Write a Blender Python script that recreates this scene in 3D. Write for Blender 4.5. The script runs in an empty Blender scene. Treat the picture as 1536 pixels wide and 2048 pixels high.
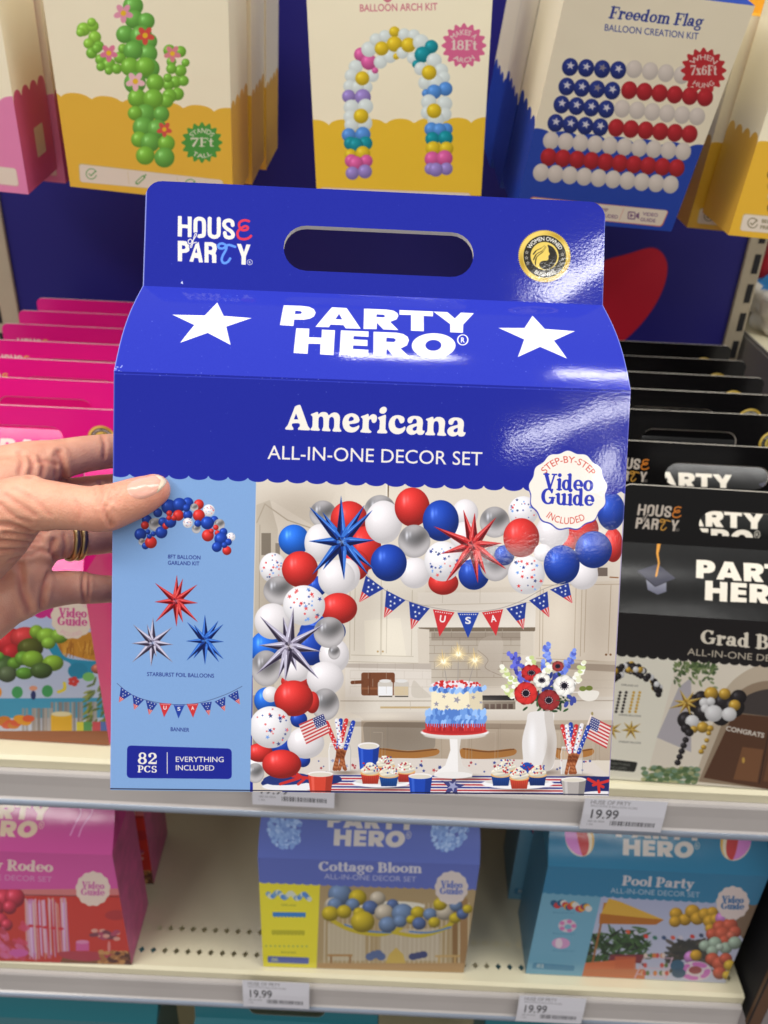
import bpy, bmesh, math, random
import numpy as np
from mathutils import Vector, Matrix
from mathutils.bvhtree import BVHTree
C = bpy.context.scene
COL = C.collection
# ------------------------------------------------------------------ camera: a phone held at arm's length, tipped 30 degrees down
PITCH, ROLL, FPX = math.radians(30), math.radians(2.75), 1700.
_F = Vector((0, math.cos(PITCH), -math.sin(PITCH))); _U0 = Vector((0, math.sin(PITCH), math.cos(PITCH))); _R0 = Vector((1, 0, 0))
CR = math.cos(ROLL)*_R0+math.sin(ROLL)*_U0; CU = -math.sin(ROLL)*_R0+math.cos(ROLL)*_U0; CF = _F
cam = bpy.data.cameras.new('camera'); cam_o = bpy.data.objects.new('camera', cam); COL.objects.link(cam_o)
cam_o.matrix_world = Matrix((CR, CU, -CF)).transposed().to_4x4()
cam.sensor_fit = 'VERTICAL'; cam.sensor_height = 36; cam.sensor_width = 27; cam.lens = 36*FPX/2048
cam.clip_start = .02; cam.clip_end = 60
cam.dof.use_dof = True; cam.dof.focus_distance = .415; cam.dof.aperture_fstop = 15.
C.camera = cam_o
# ------------------------------------------------------------------ shop light: bounced ambient, ceiling tubes placed by their glints, added fill lamps
w = bpy.data.worlds.new('World'); C.world = w; w.use_nodes = True
w.node_tree.nodes['Background'].inputs[0].default_value = (1.0, .97, .93, 1); w.node_tree.nodes['Background'].inputs[1].default_value = .27
def lamp(name, loc, d, length, width, radiance, colr=(1, .985, .955)):
    l = bpy.data.lights.new(name, 'AREA'); l.shape = 'RECTANGLE'; l.size = length; l.size_y = width
    l.energy = radiance*math.pi*length*width; l.color = colr
    o = bpy.data.objects.new(name, l); COL.objects.link(o); o.location = loc
    x = Vector(d).normalized(); z = Vector((0, 0, 1)); y = z.cross(x)
    o.rotation_euler = Matrix((x, y, z)).transposed().to_euler()
    return o
lamp('ceiling_tube_or_fill', (1.27, -2.63, 1.5), (.8, .6, 0), .60, .12, 25)
lamp('ceiling_tube_or_fill', (1.66, -3.2, 1.5), (.35, -.93, 0), .55, .10, 18)
lamp('ceiling_tube_or_fill', (.80, -1.01, 1.5), (.72, .7, 0), .36, .09, 27)
lamp('ceiling_tube_or_fill', (1.62, -4.45, 1.5), (.9, .4, 0), 1.1, .12, 16)
lamp('ceiling_tube_or_fill', (.10, .93, 1.5), (1, .06, 0), .28, .035, 34)
lamp('ceiling_tube_or_fill', (.60, .86, 1.5), (1, .06, 0), .22, .035, 30)
lamp('ceiling_tube_or_fill', (-2.0, -.7, 1.5), (.9, -3.6, 0), 4.2, .4, 17)  # added fill lamp, set outside what the held carton reflects
lamp('ceiling_tube_or_fill', (2.6, -.7, 1.5), (.9, -3.6, 0), 4.2, .4, 11)  # added fill on the right, also clear of the carton's reflections
lamp('ceiling_tube_or_fill', (0, .12, 1.55), (1, 0, 0), 3.6, .3, 13)  # added overhead fill strip for the roofs and shelf fronts
lamp('ceiling_tube_or_fill', (-4.3, -4.6, 1.5), (1, 0, 0), 3.2, .5, 5)  # added far fill for the carton fronts, kept out of the gloss
lamp('ceiling_tube_or_fill', (5.6, -4.6, 1.5), (1, 0, 0), 3.2, .5, 5)  # added far fill, right-hand twin of the one above
v = C.view_settings; v.view_transform = 'Standard'; v.look = 'None'; v.exposure = .04; v.gamma = 1; v.use_curve_mapping = False
C.cycles.max_bounces = 6; C.cycles.use_denoising = True; C.cycles.sample_clamp_indirect = 6
# ------------------------------------------------------------------ print shop: paints the flat printed artwork of the cartons
def homog(src, dst):
    A = []; b = []
    for (x, y), (u, v) in zip(src, dst):
        A.append([x, y, 1, 0, 0, 0, -u*x, -u*y]); b.append(u)
        A.append([0, 0, 0, x, y, 1, -v*x, -v*y]); b.append(v)
    h = np.linalg.solve(np.array(A, float), np.array(b, float))
    return np.append(h, 1).reshape(3, 3)

def spline(pts, n=6, closed=False):
    """Catmull-Rom through the points."""
    p = np.array(pts, float); out = []
    m = len(p)
    rng_ = range(m) if closed else range(m-1)
    for i in rng_:
        if closed:
            a, b, c, d = p[(i-1) % m], p[i], p[(i+1) % m], p[(i+2) % m]
        else:
            a, b, c, d = p[max(i-1, 0)], p[i], p[i+1], p[min(i+2, m-1)]
        for k in range(n):
            t = k/n
            out.append(.5*((2*b)+(-a+c)*t+(2*a-5*b+4*c-d)*t*t+(-a+3*b-3*c+d)*t**3))
    if not closed: out.append(p[-1])
    return np.array(out)

def col(c):
    return np.array(c, np.float32)/255.

_TXT = {}
def text_edges(s, offset=0., space=1.):
    """outline edges of a string in the built-in typeface, cap height 1, starting at x=0"""
    key = (s, offset, space)
    if key in _TXT: return _TXT[key]
    cu = bpy.data.curves.new('lettering', 'FONT'); cu.body = s; cu.size = 1.0; cu.offset = offset
    cu.space_character = space; cu.resolution_u = 4
    ob = bpy.data.objects.new('lettering', cu)
    bpy.context.scene.collection.objects.link(ob)
    dg = bpy.context.evaluated_depsgraph_get(); dg.update()
    me = ob.evaluated_get(dg).to_mesh()
    co = np.empty(len(me.vertices)*3); me.vertices.foreach_get('co', co); co = co.reshape(-1, 3)[:, :2]
    cnt = {}
    for p in me.polygons:
        v = list(p.vertices)
        for a, b in zip(v, v[1:]+v[:1]):
            k = (min(a, b), max(a, b)); cnt[k] = cnt.get(k, 0)+1
    ed = np.array([k for k, c in cnt.items() if c == 1], int)
    if len(ed) == 0: E = np.zeros((0, 2, 2))
    else: E = co[ed].copy()
    ob.evaluated_get(dg).to_mesh_clear()
    bpy.data.objects.remove(ob); bpy.data.curves.remove(cu)
    if len(E):
        E[..., 0] -= E[..., 0].min()
        E /= 0.73
    _TXT[key] = E
    return E

# a soft fat slab-serif hand: strokes with ball ends.  units: x-height 1, caps 1.42
def _L(*a): return ('L',)+a
def _R(cx, cy, rx, ry, a0, a1, th=.30, tn=.13): return ('R', cx, cy, rx, ry, a0, a1, th, tn)
def _sf(x0, x1, y=.065, w=.13): return ('L', x0, y, x1, y, w, w)
def slab_glyphs():
    t = .30; G = {}
    def st(x, y0, y1, w=t): return _L(x, y0, x, y1, w, w)
    G['i'] = (.50, [st(.26, .1, .9), _sf(.06, .46), _sf(.08, .28, .9, .15), ('D', .26, 1.3, .17)])
    G['l'] = (.50, [st(.26, .1, 1.36), _sf(.06, .46), _sf(.08, .28, 1.36, .14)])
    G['n'] = (1.12, [st(.28, .1, .88), _sf(.07, .49), _sf(.09, .28, .9, .15), _R(.56, .62, .27, .29, 150, 0), st(.84, .1, .62), _sf(.66, 1.05)])
    G['m'] = (1.62, [st(.28, .1, .88), _sf(.07, .48), _sf(.09, .28, .9, .15), _R(.54, .62, .26, .29, 150, 0), st(.80, .1, .62), _sf(.64, .98),
                     _R(1.07, .62, .26, .29, 150, 0), st(1.33, .1, .62), _sf(1.16, 1.54)])
    G['r'] = (.86, [st(.28, .1, .88), _sf(.07, .52), _sf(.09, .28, .9, .15), _R(.58, .6, .26, .29, 160, 70), ('D', .68, .8, .165)])
    G['a'] = (1.02, [_R(.36, .3, .22, .2, 0, 360, .27), st(.68, .2, .66), _R(.45, .66, .23, .26, 0, 150), ('D', .24, .72, .13), _L(.68, .14, .93, .08, .18, .12)])
    G['e'] = (.96, [_R(.47, .5, .32, .41, 0, 300), _L(.2, .5, .79, .5, .13, .13), _L(.63, .11, .8, .24, .13, .1)])
    G['c'] = (.92, [_R(.47, .5, .32, .41, 55, 305), ('D', .68, .74, .155), _L(.65, .12, .8, .25, .13, .1)])
    G['o'] = (.98, [_R(.48, .5, .33, .41, 0, 360)])
    G['d'] = (1.08, [_R(.42, .48, .28, .4, 0, 360), st(.74, .12, 1.36), _sf(.56, .76, 1.36, .14), _L(.74, .1, .98, .07, .2, .13)])
    G['g'] = (.98, [_R(.42, .6, .27, .32, 0, 360), _R(.42, -.14, .33, .22, 0, 360, .2), _L(.66, .86, .88, .92, .14, .16), _L(.25, .3, .3, .08, .12, .12)])
    G['y'] = (1.0, [_L(.25, .88, .52, .15, .3, .26), _L(.8, .88, .42, -.26, .15, .15), _sf(.06, .44, .9, .14), _sf(.65, .95, .9, .14), ('D', .3, -.26, .15)])
    G['t'] = (.66, [st(.3, .25, 1.2), _sf(.06, .58, .9, .14), _R(.48, .26, .19, .19, 180, 300, .28)])
    G['u'] = (1.12, [st(.26, .35, .9), _sf(.06, .28, .9, .15), _R(.53, .36, .27, .29, 180, 350), st(.82, .12, .9), _sf(.62, .84, .9, .15), _L(.82, .1, 1.04, .07, .18, .13)])
    G['x'] = (1.0, [_L(.25, .88, .75, .1, .3, .3), _L(.75, .88, .25, .1, .14, .14), _sf(.06, .45, .9), _sf(.6, .93, .9), _sf(.05, .42), _sf(.55, .95)])
    G['s'] = (.8, [_R(.4, .7, .22, .2, 40, 270, .22), _R(.4, .28, .24, .2, 90, -150, .24)])
    G['h'] = (1.12, [st(.28, .1, 1.36), _sf(.07, .49), _sf(.09, .28, 1.36, .15), _R(.56, .62, .27, .29, 150, 0), st(.84, .1, .62), _sf(.66, 1.05)])
    G['A'] = (1.34, [_L(.22, .1, .62, 1.36, .15, .2), _L(.64, 1.34, 1.06, .1, .34, .34), _L(.38, .46, .85, .46, .12, .12), _sf(.04, .42), _sf(.84, 1.28)])
    G['V'] = (1.3, [_L(.28, 1.32, .66, .12, .34, .28), _L(1.06, 1.32, .68, .12, .15, .15), _sf(.05, .52, 1.34), _sf(.86, 1.26, 1.34)])
    G['G'] = (1.34, [_R(.66, .71, .48, .62, 50, 330, .34), _L(.98, 1.05, 1.04, 1.32, .16, .12), st(1.06, .2, .56, .26), _sf(.78, 1.26, .6, .13)])
    G['C'] = (1.24, [_R(.66, .71, .48, .62, 50, 315, .34), _L(.98, 1.05, 1.05, 1.32, .16, .12), _L(.96, .22, 1.12, .4, .14, .1)])
    G['B'] = (1.22, [st(.34, .1, 1.32, .34), _sf(.07, .6), _sf(.07, .6, 1.35), _R(.62, 1.03, .28, .31, 90, -90), _R(.66, .39, .34, .33, 90, -90), _sf(.4, .65, .72, .1)])
    G['P'] = (1.14, [st(.34, .1, 1.32, .34), _sf(.07, .66), _sf(.07, .6, 1.35), _R(.6, .96, .34, .38, 90, -90), _L(.4, .58, .62, .58, .13, .13)])
    G['R'] = (1.3, [st(.34, .1, 1.32, .34), _sf(.07, .64), _sf(.07, .6, 1.35), _R(.62, 1.0, .32, .34, 90, -90), _L(.4, .66, .62, .66, .12, .12), _L(.66, .62, 1.02, .12, .3, .24), _sf(.9, 1.26)])
    G['F'] = (1.14, [st(.34, .1, 1.32, .34), _sf(.07, .68), _sf(.07, 1.06, 1.35), _L(1.04, 1.35, 1.05, 1.05, .13, .1), _L(.4, .72, .78, .72, .13, .13), _L(.8, .56, .8, .88, .1, .1)])
    G['S'] = (1.1, [_R(.54, 1.02, .31, .32, 30, 270, .28), _R(.54, .4, .34, .33, 90, -150, .3), _L(.86, 1.08, .88, 1.35, .12, .1), _L(.2, .06, .2, .4, .1, .12)])
    G['1'] = (.78, [st(.42, .1, 1.3, .32), _sf(.1, .74), _L(.12, 1.12, .4, 1.34, .13, .16)])
    G['7'] = (1.04, [_sf(.12, .92, 1.28, .24), _L(.92, 1.24, .4, .1, .16, .36), _L(.12, 1.34, .12, 1.0, .12, .1)])
    G['8'] = (1.12, [_R(.56, 1.04, .3, .31, 0, 360, .26), _R(.56, .4, .36, .33, 0, 360, .3)])
    G['6'] = (1.12, [_R(.56, .44, .34, .37, 0, 360, .3), _R(.72, .56, .5, .8, 100, 180, .3), ('D', .82, 1.14, .15)])
    G['2'] = (1.1, [_R(.54, .98, .34, .36, 160, -20, .3), ('D', .26, 1.0, .16), _L(.84, .86, .2, .2, .2, .16), _L(.2, .16, .92, .16, .24, .24), _L(.98, .1, 1.0, .44, .12, .1)])
    G[' '] = (.45, [])
    return G
_SLAB = slab_glyphs()
def slab_strokes(s):
    """list of (polyline, widths) in glyph units, and total advance"""
    out = []; x = 0.
    for ch in s:
        adv, els = _SLAB[ch]
        for e in els:
            if e[0] == 'L':
                _, x0, y0, x1, y1, w0, w1 = e
                out.append((np.array([[x+x0, y0], [x+x1, y1]]), np.array([w0, w1])))
            elif e[0] == 'D':
                out.append((np.array([[x+e[1], e[2]], [x+e[1]+.001, e[2]]]), np.array([2*e[3]]*2)))
            else:
                _, cx, cy, rx, ry, a0, a1, th, tn = e
                a = np.radians(np.linspace(a0, a1, 22))
                out.append((np.stack([x+cx+rx*np.cos(a), cy+ry*np.sin(a)], 1), tn+(th-tn)*np.abs(np.cos(a))**1.3))
        x += adv
    return out, x

class Art:
    def __init__(s, quad, w, h, bg):
        s.w, s.h = w, h
        s.H = homog(quad, [(0, 0), (w, 0), (w, h), (0, h)])
        q = np.array(quad, float)
        s.sc = .25*w*(1/np.linalg.norm(q[1]-q[0])+1/np.linalg.norm(q[2]-q[3])) + .25*h*(1/np.linalg.norm(q[3]-q[0])+1/np.linalg.norm(q[2]-q[1]))
        s.a = np.empty((h, w, 3), np.float32); s.a[:] = col(bg)
    def T(s, p):
        p = np.asarray(p, float); sh = p.shape; p = p.reshape(-1, 2)
        q = np.c_[p, np.ones(len(p))] @ s.H.T
        return (q[:, :2]/q[:, 2:]).reshape(sh)
    def _blend(s, x0, y0, m, c):
        h, w = m.shape
        X0, Y0, X1, Y1 = max(x0, 0), max(y0, 0), min(x0+w, s.w), min(y0+h, s.h)
        if X1 <= X0 or Y1 <= Y0: return
        m = m[Y0-y0:Y1-y0, X0-x0:X1-x0, None]
        if isinstance(c, np.ndarray) and c.ndim == 3: c = c[Y0-y0:Y1-y0, X0-x0:X1-x0]
        t = s.a[Y0:Y1, X0:X1]
        t += (c-t)*m
    def edges(s, E, c, alpha=1., c2=None, ss=4):
        """even-odd fill of an edge soup given in canvas pixels"""
        if len(E) == 0: return
        x0 = int(math.floor(max(E[..., 0].min()-1, -2))); x1 = int(math.ceil(min(E[..., 0].max()+2, s.w+2)))
        y0 = int(math.floor(max(E[..., 1].min()-1, 0))); y1 = int(math.ceil(min(E[..., 1].max()+1, s.h)))
        if x1 <= x0 or y1 <= y0: return
        W = x1-x0
        cov = np.zeros((y1-y0, W+2))
        ax, ay, bx, by = E[:, 0, 0], E[:, 0, 1], E[:, 1, 0], E[:, 1, 1]
        lo = np.minimum(ay, by); hi = np.maximum(ay, by)
        for r in range(y0, y1):
            sel0 = np.nonzero((lo < r+1) & (hi > r))[0]
            if len(sel0) == 0: continue
            row = cov[r-y0]
            for k in range(ss):
                y = r+(k+.5)/ss
                sel = sel0[(lo[sel0] <= y) & (hi[sel0] > y)]
                if len(sel) < 2: continue
                xs = np.sort(ax[sel]+(y-ay[sel])*(bx[sel]-ax[sel])/(by[sel]-ay[sel]))-x0
                xs = np.clip(xs, 0, W)
                for i in range(0, len(xs)-1, 2):
                    a, b = xs[i], xs[i+1]
                    if b <= a: continue
                    ia, ib = int(a), int(b)
                    if ia == ib: row[ia] += (b-a)/ss
                    else:
                        row[ia] += (ia+1-a)/ss
                        if ib > ia+1: row[ia+1:ib] += 1./ss
                        row[ib] += (b-ib)/ss
        m = np.clip(cov[:, :W], 0, 1).astype(np.float32)*alpha
        cc = col(c)
        if c2 is not None:
            t = np.linspace(0, 1, y1-y0, dtype=np.float32)[:, None, None]
            cc = np.broadcast_to(cc*(1-t)+col(c2)*t, (y1-y0, W, 3))
        s._blend(x0, y0, m, cc)
    def poly(s, pts, c, alpha=1., c2=None):
        p = s.T(pts)
        s.edges(np.stack([p, np.roll(p, -1, 0)], 1), c, alpha, c2)
    def blob(s, pts, c, alpha=1., c2=None, n=5):
        s.poly(spline(pts, n, True), c, alpha, c2)
    def rect(s, x0, y0, x1, y1, c, alpha=1., c2=None):
        s.poly([(x0, y0), (x1, y0), (x1, y1), (x0, y1)], c, alpha, c2)
    def rrect(s, q, r, c, alpha=1.):
        """rounded quad"""
        q = np.array(q, float); out = []
        for i in range(4):
            p, a, b = q[i], q[i-1]-q[i], q[(i+1) % 4]-q[i]
            a, b = a/np.linalg.norm(a), b/np.linalg.norm(b)
            for t in np.linspace(0, 1, 7):
                A, B = p+a*r*(1-t), p+b*r*t
                out.append(A*(1-t)+B*t)
        s.poly(out, c, alpha)
    def _grid(s, x0, y0, x1, y1):
        X0, Y0 = int(max(math.floor(x0), 0)), int(max(math.floor(y0), 0)); X1, Y1 = int(min(math.ceil(x1), s.w)), int(min(math.ceil(y1), s.h))
        if X1 <= X0 or Y1 <= Y0: return None
        yy, xx = np.mgrid[Y0:Y1, X0:X1].astype(np.float32)
        return X0, Y0, xx+.5, yy+.5
    def stroke(s, pts, w, c, alpha=1., space='photo'):
        p = s.T(pts) if space == 'photo' else np.asarray(pts, float)
        w = np.broadcast_to(np.asarray(w, float), (len(p),))*(s.sc if space == 'photo' else 1.)
        r = w.max()/2+1.5
        g = s._grid(p[:, 0].min()-r, p[:, 1].min()-r, p[:, 0].max()+r, p[:, 1].max()+r)
        if g is None: return
        X0, Y0, xx, yy = g
        d = np.full(xx.shape, 1e9, np.float32)
        for (ax, ay), (bx, by), wa, wb in zip(p[:-1], p[1:], w[:-1], w[1:]):
            vx, vy = bx-ax, by-ay; L = vx*vx+vy*vy+1e-9
            t = np.clip(((xx-ax)*vx+(yy-ay)*vy)/L, 0, 1)
            np.minimum(d, np.hypot(xx-ax-vx*t, yy-ay-vy*t)-(wa+(wb-wa)*t)/2, out=d)
        s._blend(X0, Y0, np.clip(.5-d, 0, 1)*alpha, col(c))
    def ell(s, cx, cy, rx, ry=None, c=(255, 255, 255), alpha=1., rotd=0., soft=0., shade=None):
        """ellipse; soft: feather as a share of radius; shade(u,v)->colour array for printed balloons"""
        ry = rx if ry is None else ry
        (px, py), (qx, qy), (ux, uy) = s.T([(cx, cy), (cx+1, cy), (cx, cy+1)])
        R = max(rx, ry)*s.sc*1.15+2
        g = s._grid(px-R, py-R, px+R, py+R)
        if g is None: return
        X0, Y0, xx, yy = g
        M = np.linalg.inv(np.array([[qx-px, ux-px], [qy-py, uy-py]]))
        dx, dy = xx-px, yy-py
        X, Y = M[0, 0]*dx+M[0, 1]*dy, M[1, 0]*dx+M[1, 1]*dy
        if rotd:
            ca, sa = math.cos(math.radians(rotd)), math.sin(math.radians(rotd)); X, Y = X*ca+Y*sa, -X*sa+Y*ca
        u, v = X/rx, Y/ry
        q = np.sqrt(u*u+v*v)
        if soft: m = np.clip((1-q)/soft, 0, 1); m = m*m*(3-2*m)
        else: m = np.clip((1-q)*min(rx, ry)*s.sc+.5, 0, 1)
        s._blend(X0, Y0, m.astype(np.float32)*alpha, col(c) if shade is None else shade(u, v).astype(np.float32))
    def text(s, txt, p0, p1, h, c, bold=0., alpha=1., space=1., slant=0.):
        """built-in sans between two baseline points; h cap height in the same units"""
        E = text_edges(txt, bold, space)
        if len(E) == 0: return
        L = E[..., 0].max(); p0 = np.array(p0, float); p1 = np.array(p1, float)
        d = p1-p0; n = np.array([d[1], -d[0]])/np.linalg.norm(d)
        u = (E[..., 0]+slant*E[..., 1])/L; P = p0+u[..., None]*d+E[..., 1:2]*h*n
        s.edges(s.T(P), c, alpha)
    def arctext(s, txt, cx, cy, r, a0, a1, h, c, bold=0., alpha=1., inside=False):
        """a0->a1 degrees, clockwise from the top; inside: letters stand on the lower rim reading left to right"""
        E = text_edges(txt, bold)
        if len(E) == 0: return
        L = E[..., 0].max(); u = E[..., 0]/L
        a = np.radians(a0+(a1-a0)*u)
        rr = r+E[..., 1]*h*(-1 if inside else 1)
        P = np.stack([cx+rr*np.sin(a), cy-rr*np.cos(a)], -1)
        s.edges(s.T(P), c, alpha)
    def slab(s, txt, p0, p1, xh, c, alpha=1., slant=0., fat=1.):
        st, L = slab_strokes(txt); p0 = np.array(p0, float); p1 = np.array(p1, float)
        d = p1-p0; n = np.array([d[1], -d[0]])/np.linalg.norm(d); k = np.linalg.norm(d)/L
        ws = .5*(k+xh)*fat*s.sc; buf = []
        allp = []
        for pl, w in st:
            q = s.T(p0+((pl[:, :1]+slant*pl[:, 1:]*xh/k)/L)*d+pl[:, 1:]*xh*n)
            buf.append((q, w*ws)); allp.append(q)
        ap = np.concatenate(allp); r = .4*ws+3
        g = s._grid(ap[:, 0].min()-r, ap[:, 1].min()-r, ap[:, 0].max()+r, ap[:, 1].max()+r)
        if g is None: return
        X0, Y0, xx, yy = g
        m = np.zeros(xx.shape, np.float32)
        for q, w in buf:
            rr = w.max()/2+2
            x0, x1 = int(max(q[:, 0].min()-rr-X0, 0)), int(min(q[:, 0].max()+rr-X0+1, xx.shape[1])); y0, y1 = int(max(q[:, 1].min()-rr-Y0, 0)), int(min(q[:, 1].max()+rr-Y0+1, xx.shape[0]))
            if x1 <= x0 or y1 <= y0: continue
            sx, sy = xx[y0:y1, x0:x1], yy[y0:y1, x0:x1]
            dd = np.full(sx.shape, 1e9, np.float32)
            for (ax, ay), (bx, by), wa, wb in zip(q[:-1], q[1:], w[:-1], w[1:]):
                vx, vy = bx-ax, by-ay; LL = vx*vx+vy*vy+1e-9
                t = np.clip(((sx-ax)*vx+(sy-ay)*vy)/LL, 0, 1)
                np.minimum(dd, np.hypot(sx-ax-vx*t, sy-ay-vy*t)-(wa+(wb-wa)*t)/2, out=dd)
            np.maximum(m[y0:y1, x0:x1], np.clip(.5-dd, 0, 1), out=m[y0:y1, x0:x1])
        s._blend(X0, Y0, m*alpha, col(c))
    def star(s, cx, cy, r, c, rotd=0., inner=.4, alpha=1., n=5):
        a = np.radians(rotd)+np.arange(2*n)*math.pi/n
        rr = np.where(np.arange(2*n) % 2 == 0, r, r*inner)
        s.poly(np.stack([cx+rr*np.sin(a), cy-rr*np.cos(a)], 1), c, alpha)
    def badge(s, cx, cy, r, c, n=14, amp=.06, rotd=0., pointy=False):
        a = np.linspace(0, 2*math.pi, n*12, endpoint=False)
        w = np.abs(((a*n/(2*math.pi)) % 1)*2-1)*2-1 if pointy else np.cos(a*n)
        rr = r*(1-amp+amp*w)
        s.poly(np.stack([cx+rr*np.sin(a+math.radians(rotd)), cy-rr*np.cos(a+math.radians(rotd))], 1), c)
    def balloon(s, cx, cy, rx, ry=None, kind='red', rotd=0., flat=0., glow=1.):
        base = BALLOON.get(kind, kind); b = col(base)
        silver = kind == 'silver'
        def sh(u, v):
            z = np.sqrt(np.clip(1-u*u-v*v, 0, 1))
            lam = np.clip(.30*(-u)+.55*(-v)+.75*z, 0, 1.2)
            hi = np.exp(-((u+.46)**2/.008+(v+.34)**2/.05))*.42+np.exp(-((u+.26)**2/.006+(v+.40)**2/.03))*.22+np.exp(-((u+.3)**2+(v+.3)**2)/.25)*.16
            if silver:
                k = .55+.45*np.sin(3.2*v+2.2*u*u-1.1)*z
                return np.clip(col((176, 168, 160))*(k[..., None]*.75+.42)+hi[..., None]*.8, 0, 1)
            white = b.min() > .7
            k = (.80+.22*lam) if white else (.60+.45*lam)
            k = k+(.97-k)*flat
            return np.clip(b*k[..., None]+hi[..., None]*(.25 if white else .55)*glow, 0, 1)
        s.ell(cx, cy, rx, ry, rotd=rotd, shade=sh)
        if kind == 'starry':
            r_ = random.Random(int(cx*7+cy)); ry = ry or rx
            for k in range(26):
                a, q = r_.uniform(0, 6.283), math.sqrt(r_.uniform(0, .8))
                s.star(cx+rx*q*math.cos(a), cy+ry*q*math.sin(a), r_.choice([.06, .08, .12])*rx, r_.choice([(214, 60, 60), (44, 62, 130), (60, 70, 110), (220, 90, 85), (110, 150, 205)]), r_.uniform(0, 72))
    def spiky(s, cx, cy, tips, w, light, mid, dark):
        """starburst foil balloon: two-tone facets"""
        c = np.array([cx, cy], float)
        for i, tp in enumerate(tips):
            tp = np.array(tp, float); d = tp-c; L = np.linalg.norm(d); d /= L; n = np.array([-d[1], d[0]])
            a = c+d*L*.02; k = w*(.8 if L < 40 else 1)
            A, B = a+n*k*.75+d*L*.1, a-n*k*.75+d*L*.1
            m = c+d*L*.25
            s.poly([A, m+n*k, tp, m-n*k, B], mid)
            up = n if n[1] < 0 else -n
            s.poly([m+up*k*.95, tp, a+up*k*.35, A if up is n else B], light)
            s.poly([m-up*k*.15, tp-d*L*.1, m-up*k*.95, a-up*k*.5], dark)
            s.stroke([m+up*k*.35, c+d*L*.8], [w*.18, .5], tuple(min(255, int(v*1.0+70)) for v in light), .8)
        for i in range(7):
            a = i*.9; s.poly([c+np.array([math.cos(a), math.sin(a)])*w*1.2, c+np.array([math.cos(a+.8), math.sin(a+.8)])*w*1.1, c], [light, dark, mid][i % 3], .8)
    def done(s, name, grain=0.):
        img = bpy.data.images.new(name, s.w, s.h, alpha=False)
        a = s.a*np.array([.99, 1.015, 1.085], np.float32)      # press white balance
        if grain:
            a = a+np.random.default_rng(7).normal(0, grain, a.shape[:2]).astype(np.float32)[..., None]
        buf = np.ones((s.h, s.w, 4), np.float32); buf[..., :3] = np.clip(a[::-1], 0, 1)
        img.pixels.foreach_set(buf.ravel()); img.update(); img.pack()
        return img
BALLOON = {'red': (216, 46, 40), 'blue': (24, 62, 160), 'sky': (32, 104, 205), 'white': (232, 222, 212), 'silver': (176, 168, 160), 'starry': (238, 230, 220)}
# ------------------------------------------------------------------ artwork of the big gable cartons
Q_FRONT = [(228, 743), (1262, 780), (1217, 1592), (220, 1580)]
Q_ROOF = [(285, 572), (1205, 610), (1262, 780), (228, 743)]
Q_FLAP = [(295, 360), (1214, 405), (1205, 610), (285, 572)]
def X(o, k, pts):
    return [(o[0]+x/k, o[1]+y/k) for x, y in pts]
def multi(A, loops, c, alpha=1.):
    E = []
    for l in loops:
        p = A.T(l); E.append(np.stack([p, np.roll(p, -1, 0)], 1))
    A.edges(np.concatenate(E), c, alpha)
def regmark(A, cx, cy, r, c):
    a = np.linspace(0, 2*math.pi, 25)
    A.stroke(np.stack([cx+r*np.cos(a), cy+r*np.sin(a)], 1), r*.22, c)
    A.text('R', (cx-r*.36, cy+r*.5), (cx+r*.42, cy+r*.5), r*1.0, c, .03)
def wordmark(A, ink):
    o, k = (540, 590), 3.657
    f = lambda pts: X(o, k, pts)
    def rnd(pts): return pts
    multi(A, [f([(105, 88), (235, 92), (290, 100), (325, 118), (339, 145), (328, 175), (300, 193), (255, 202), (185, 201), (180, 249), (82, 243)]), f([(191, 132), (225, 134), (236, 140), (238, 148), (230, 156), (189, 157)])], ink)
    multi(A, [f([(455, 102), (562, 108), (665, 268), (557, 266), (540, 242), (447, 238), (436, 258), (338, 255)]), f([(508, 155), (530, 198), (482, 197)])], ink)
    multi(A, [f([(688, 112), (850, 118), (902, 127), (930, 146), (937, 168), (925, 196), (878, 216), (937, 278), (828, 273), (782, 224), (780, 271), (685, 270)]), f([(780, 158), (828, 160), (839, 168), (838, 176), (828, 181), (778, 179)])], ink)
    A.poly(f([(945, 122), (1190, 132), (1187, 172), (1120, 168), (1120, 286), (1027, 282), (1028, 162), (944, 160)]), ink)
    A.poly(f([(1190, 133), (1293, 137), (1345, 187), (1390, 140), (1485, 145), (1405, 235), (1402, 297), (1310, 293), (1310, 232)]), ink)
    A.poly(f([(200, 265), (295, 268), (292, 330), (383, 333), (385, 275), (480, 280), (470, 455), (372, 450), (375, 378), (288, 376), (282, 446), (180, 440)]), ink)
    A.poly(f([(522, 280), (722, 288), (722, 328), (615, 322), (613, 345), (715, 350), (715, 392), (612, 388), (610, 412), (722, 418), (720, 458), (512, 454)]), ink)
    multi(A, [f([(757, 290), (920, 296), (972, 306), (1004, 326), (1014, 352), (1000, 388), (955, 410), (1022, 470), (905, 463), (855, 412), (850, 460), (757, 456)]), f([(852, 333), (905, 337), (917, 346), (916, 356), (905, 364), (850, 362)])], ink)
    t = np.linspace(0, 2*math.pi, 40, endpoint=False)
    multi(A, [f([(1192+158*math.cos(q), 389+89*math.sin(q)) for q in t]), f([(1190+57*math.cos(q), 387+38*math.sin(q)) for q in t])], ink)
    regmark(A, 540+1401/k, 590+348/k, 10, ink)
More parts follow.
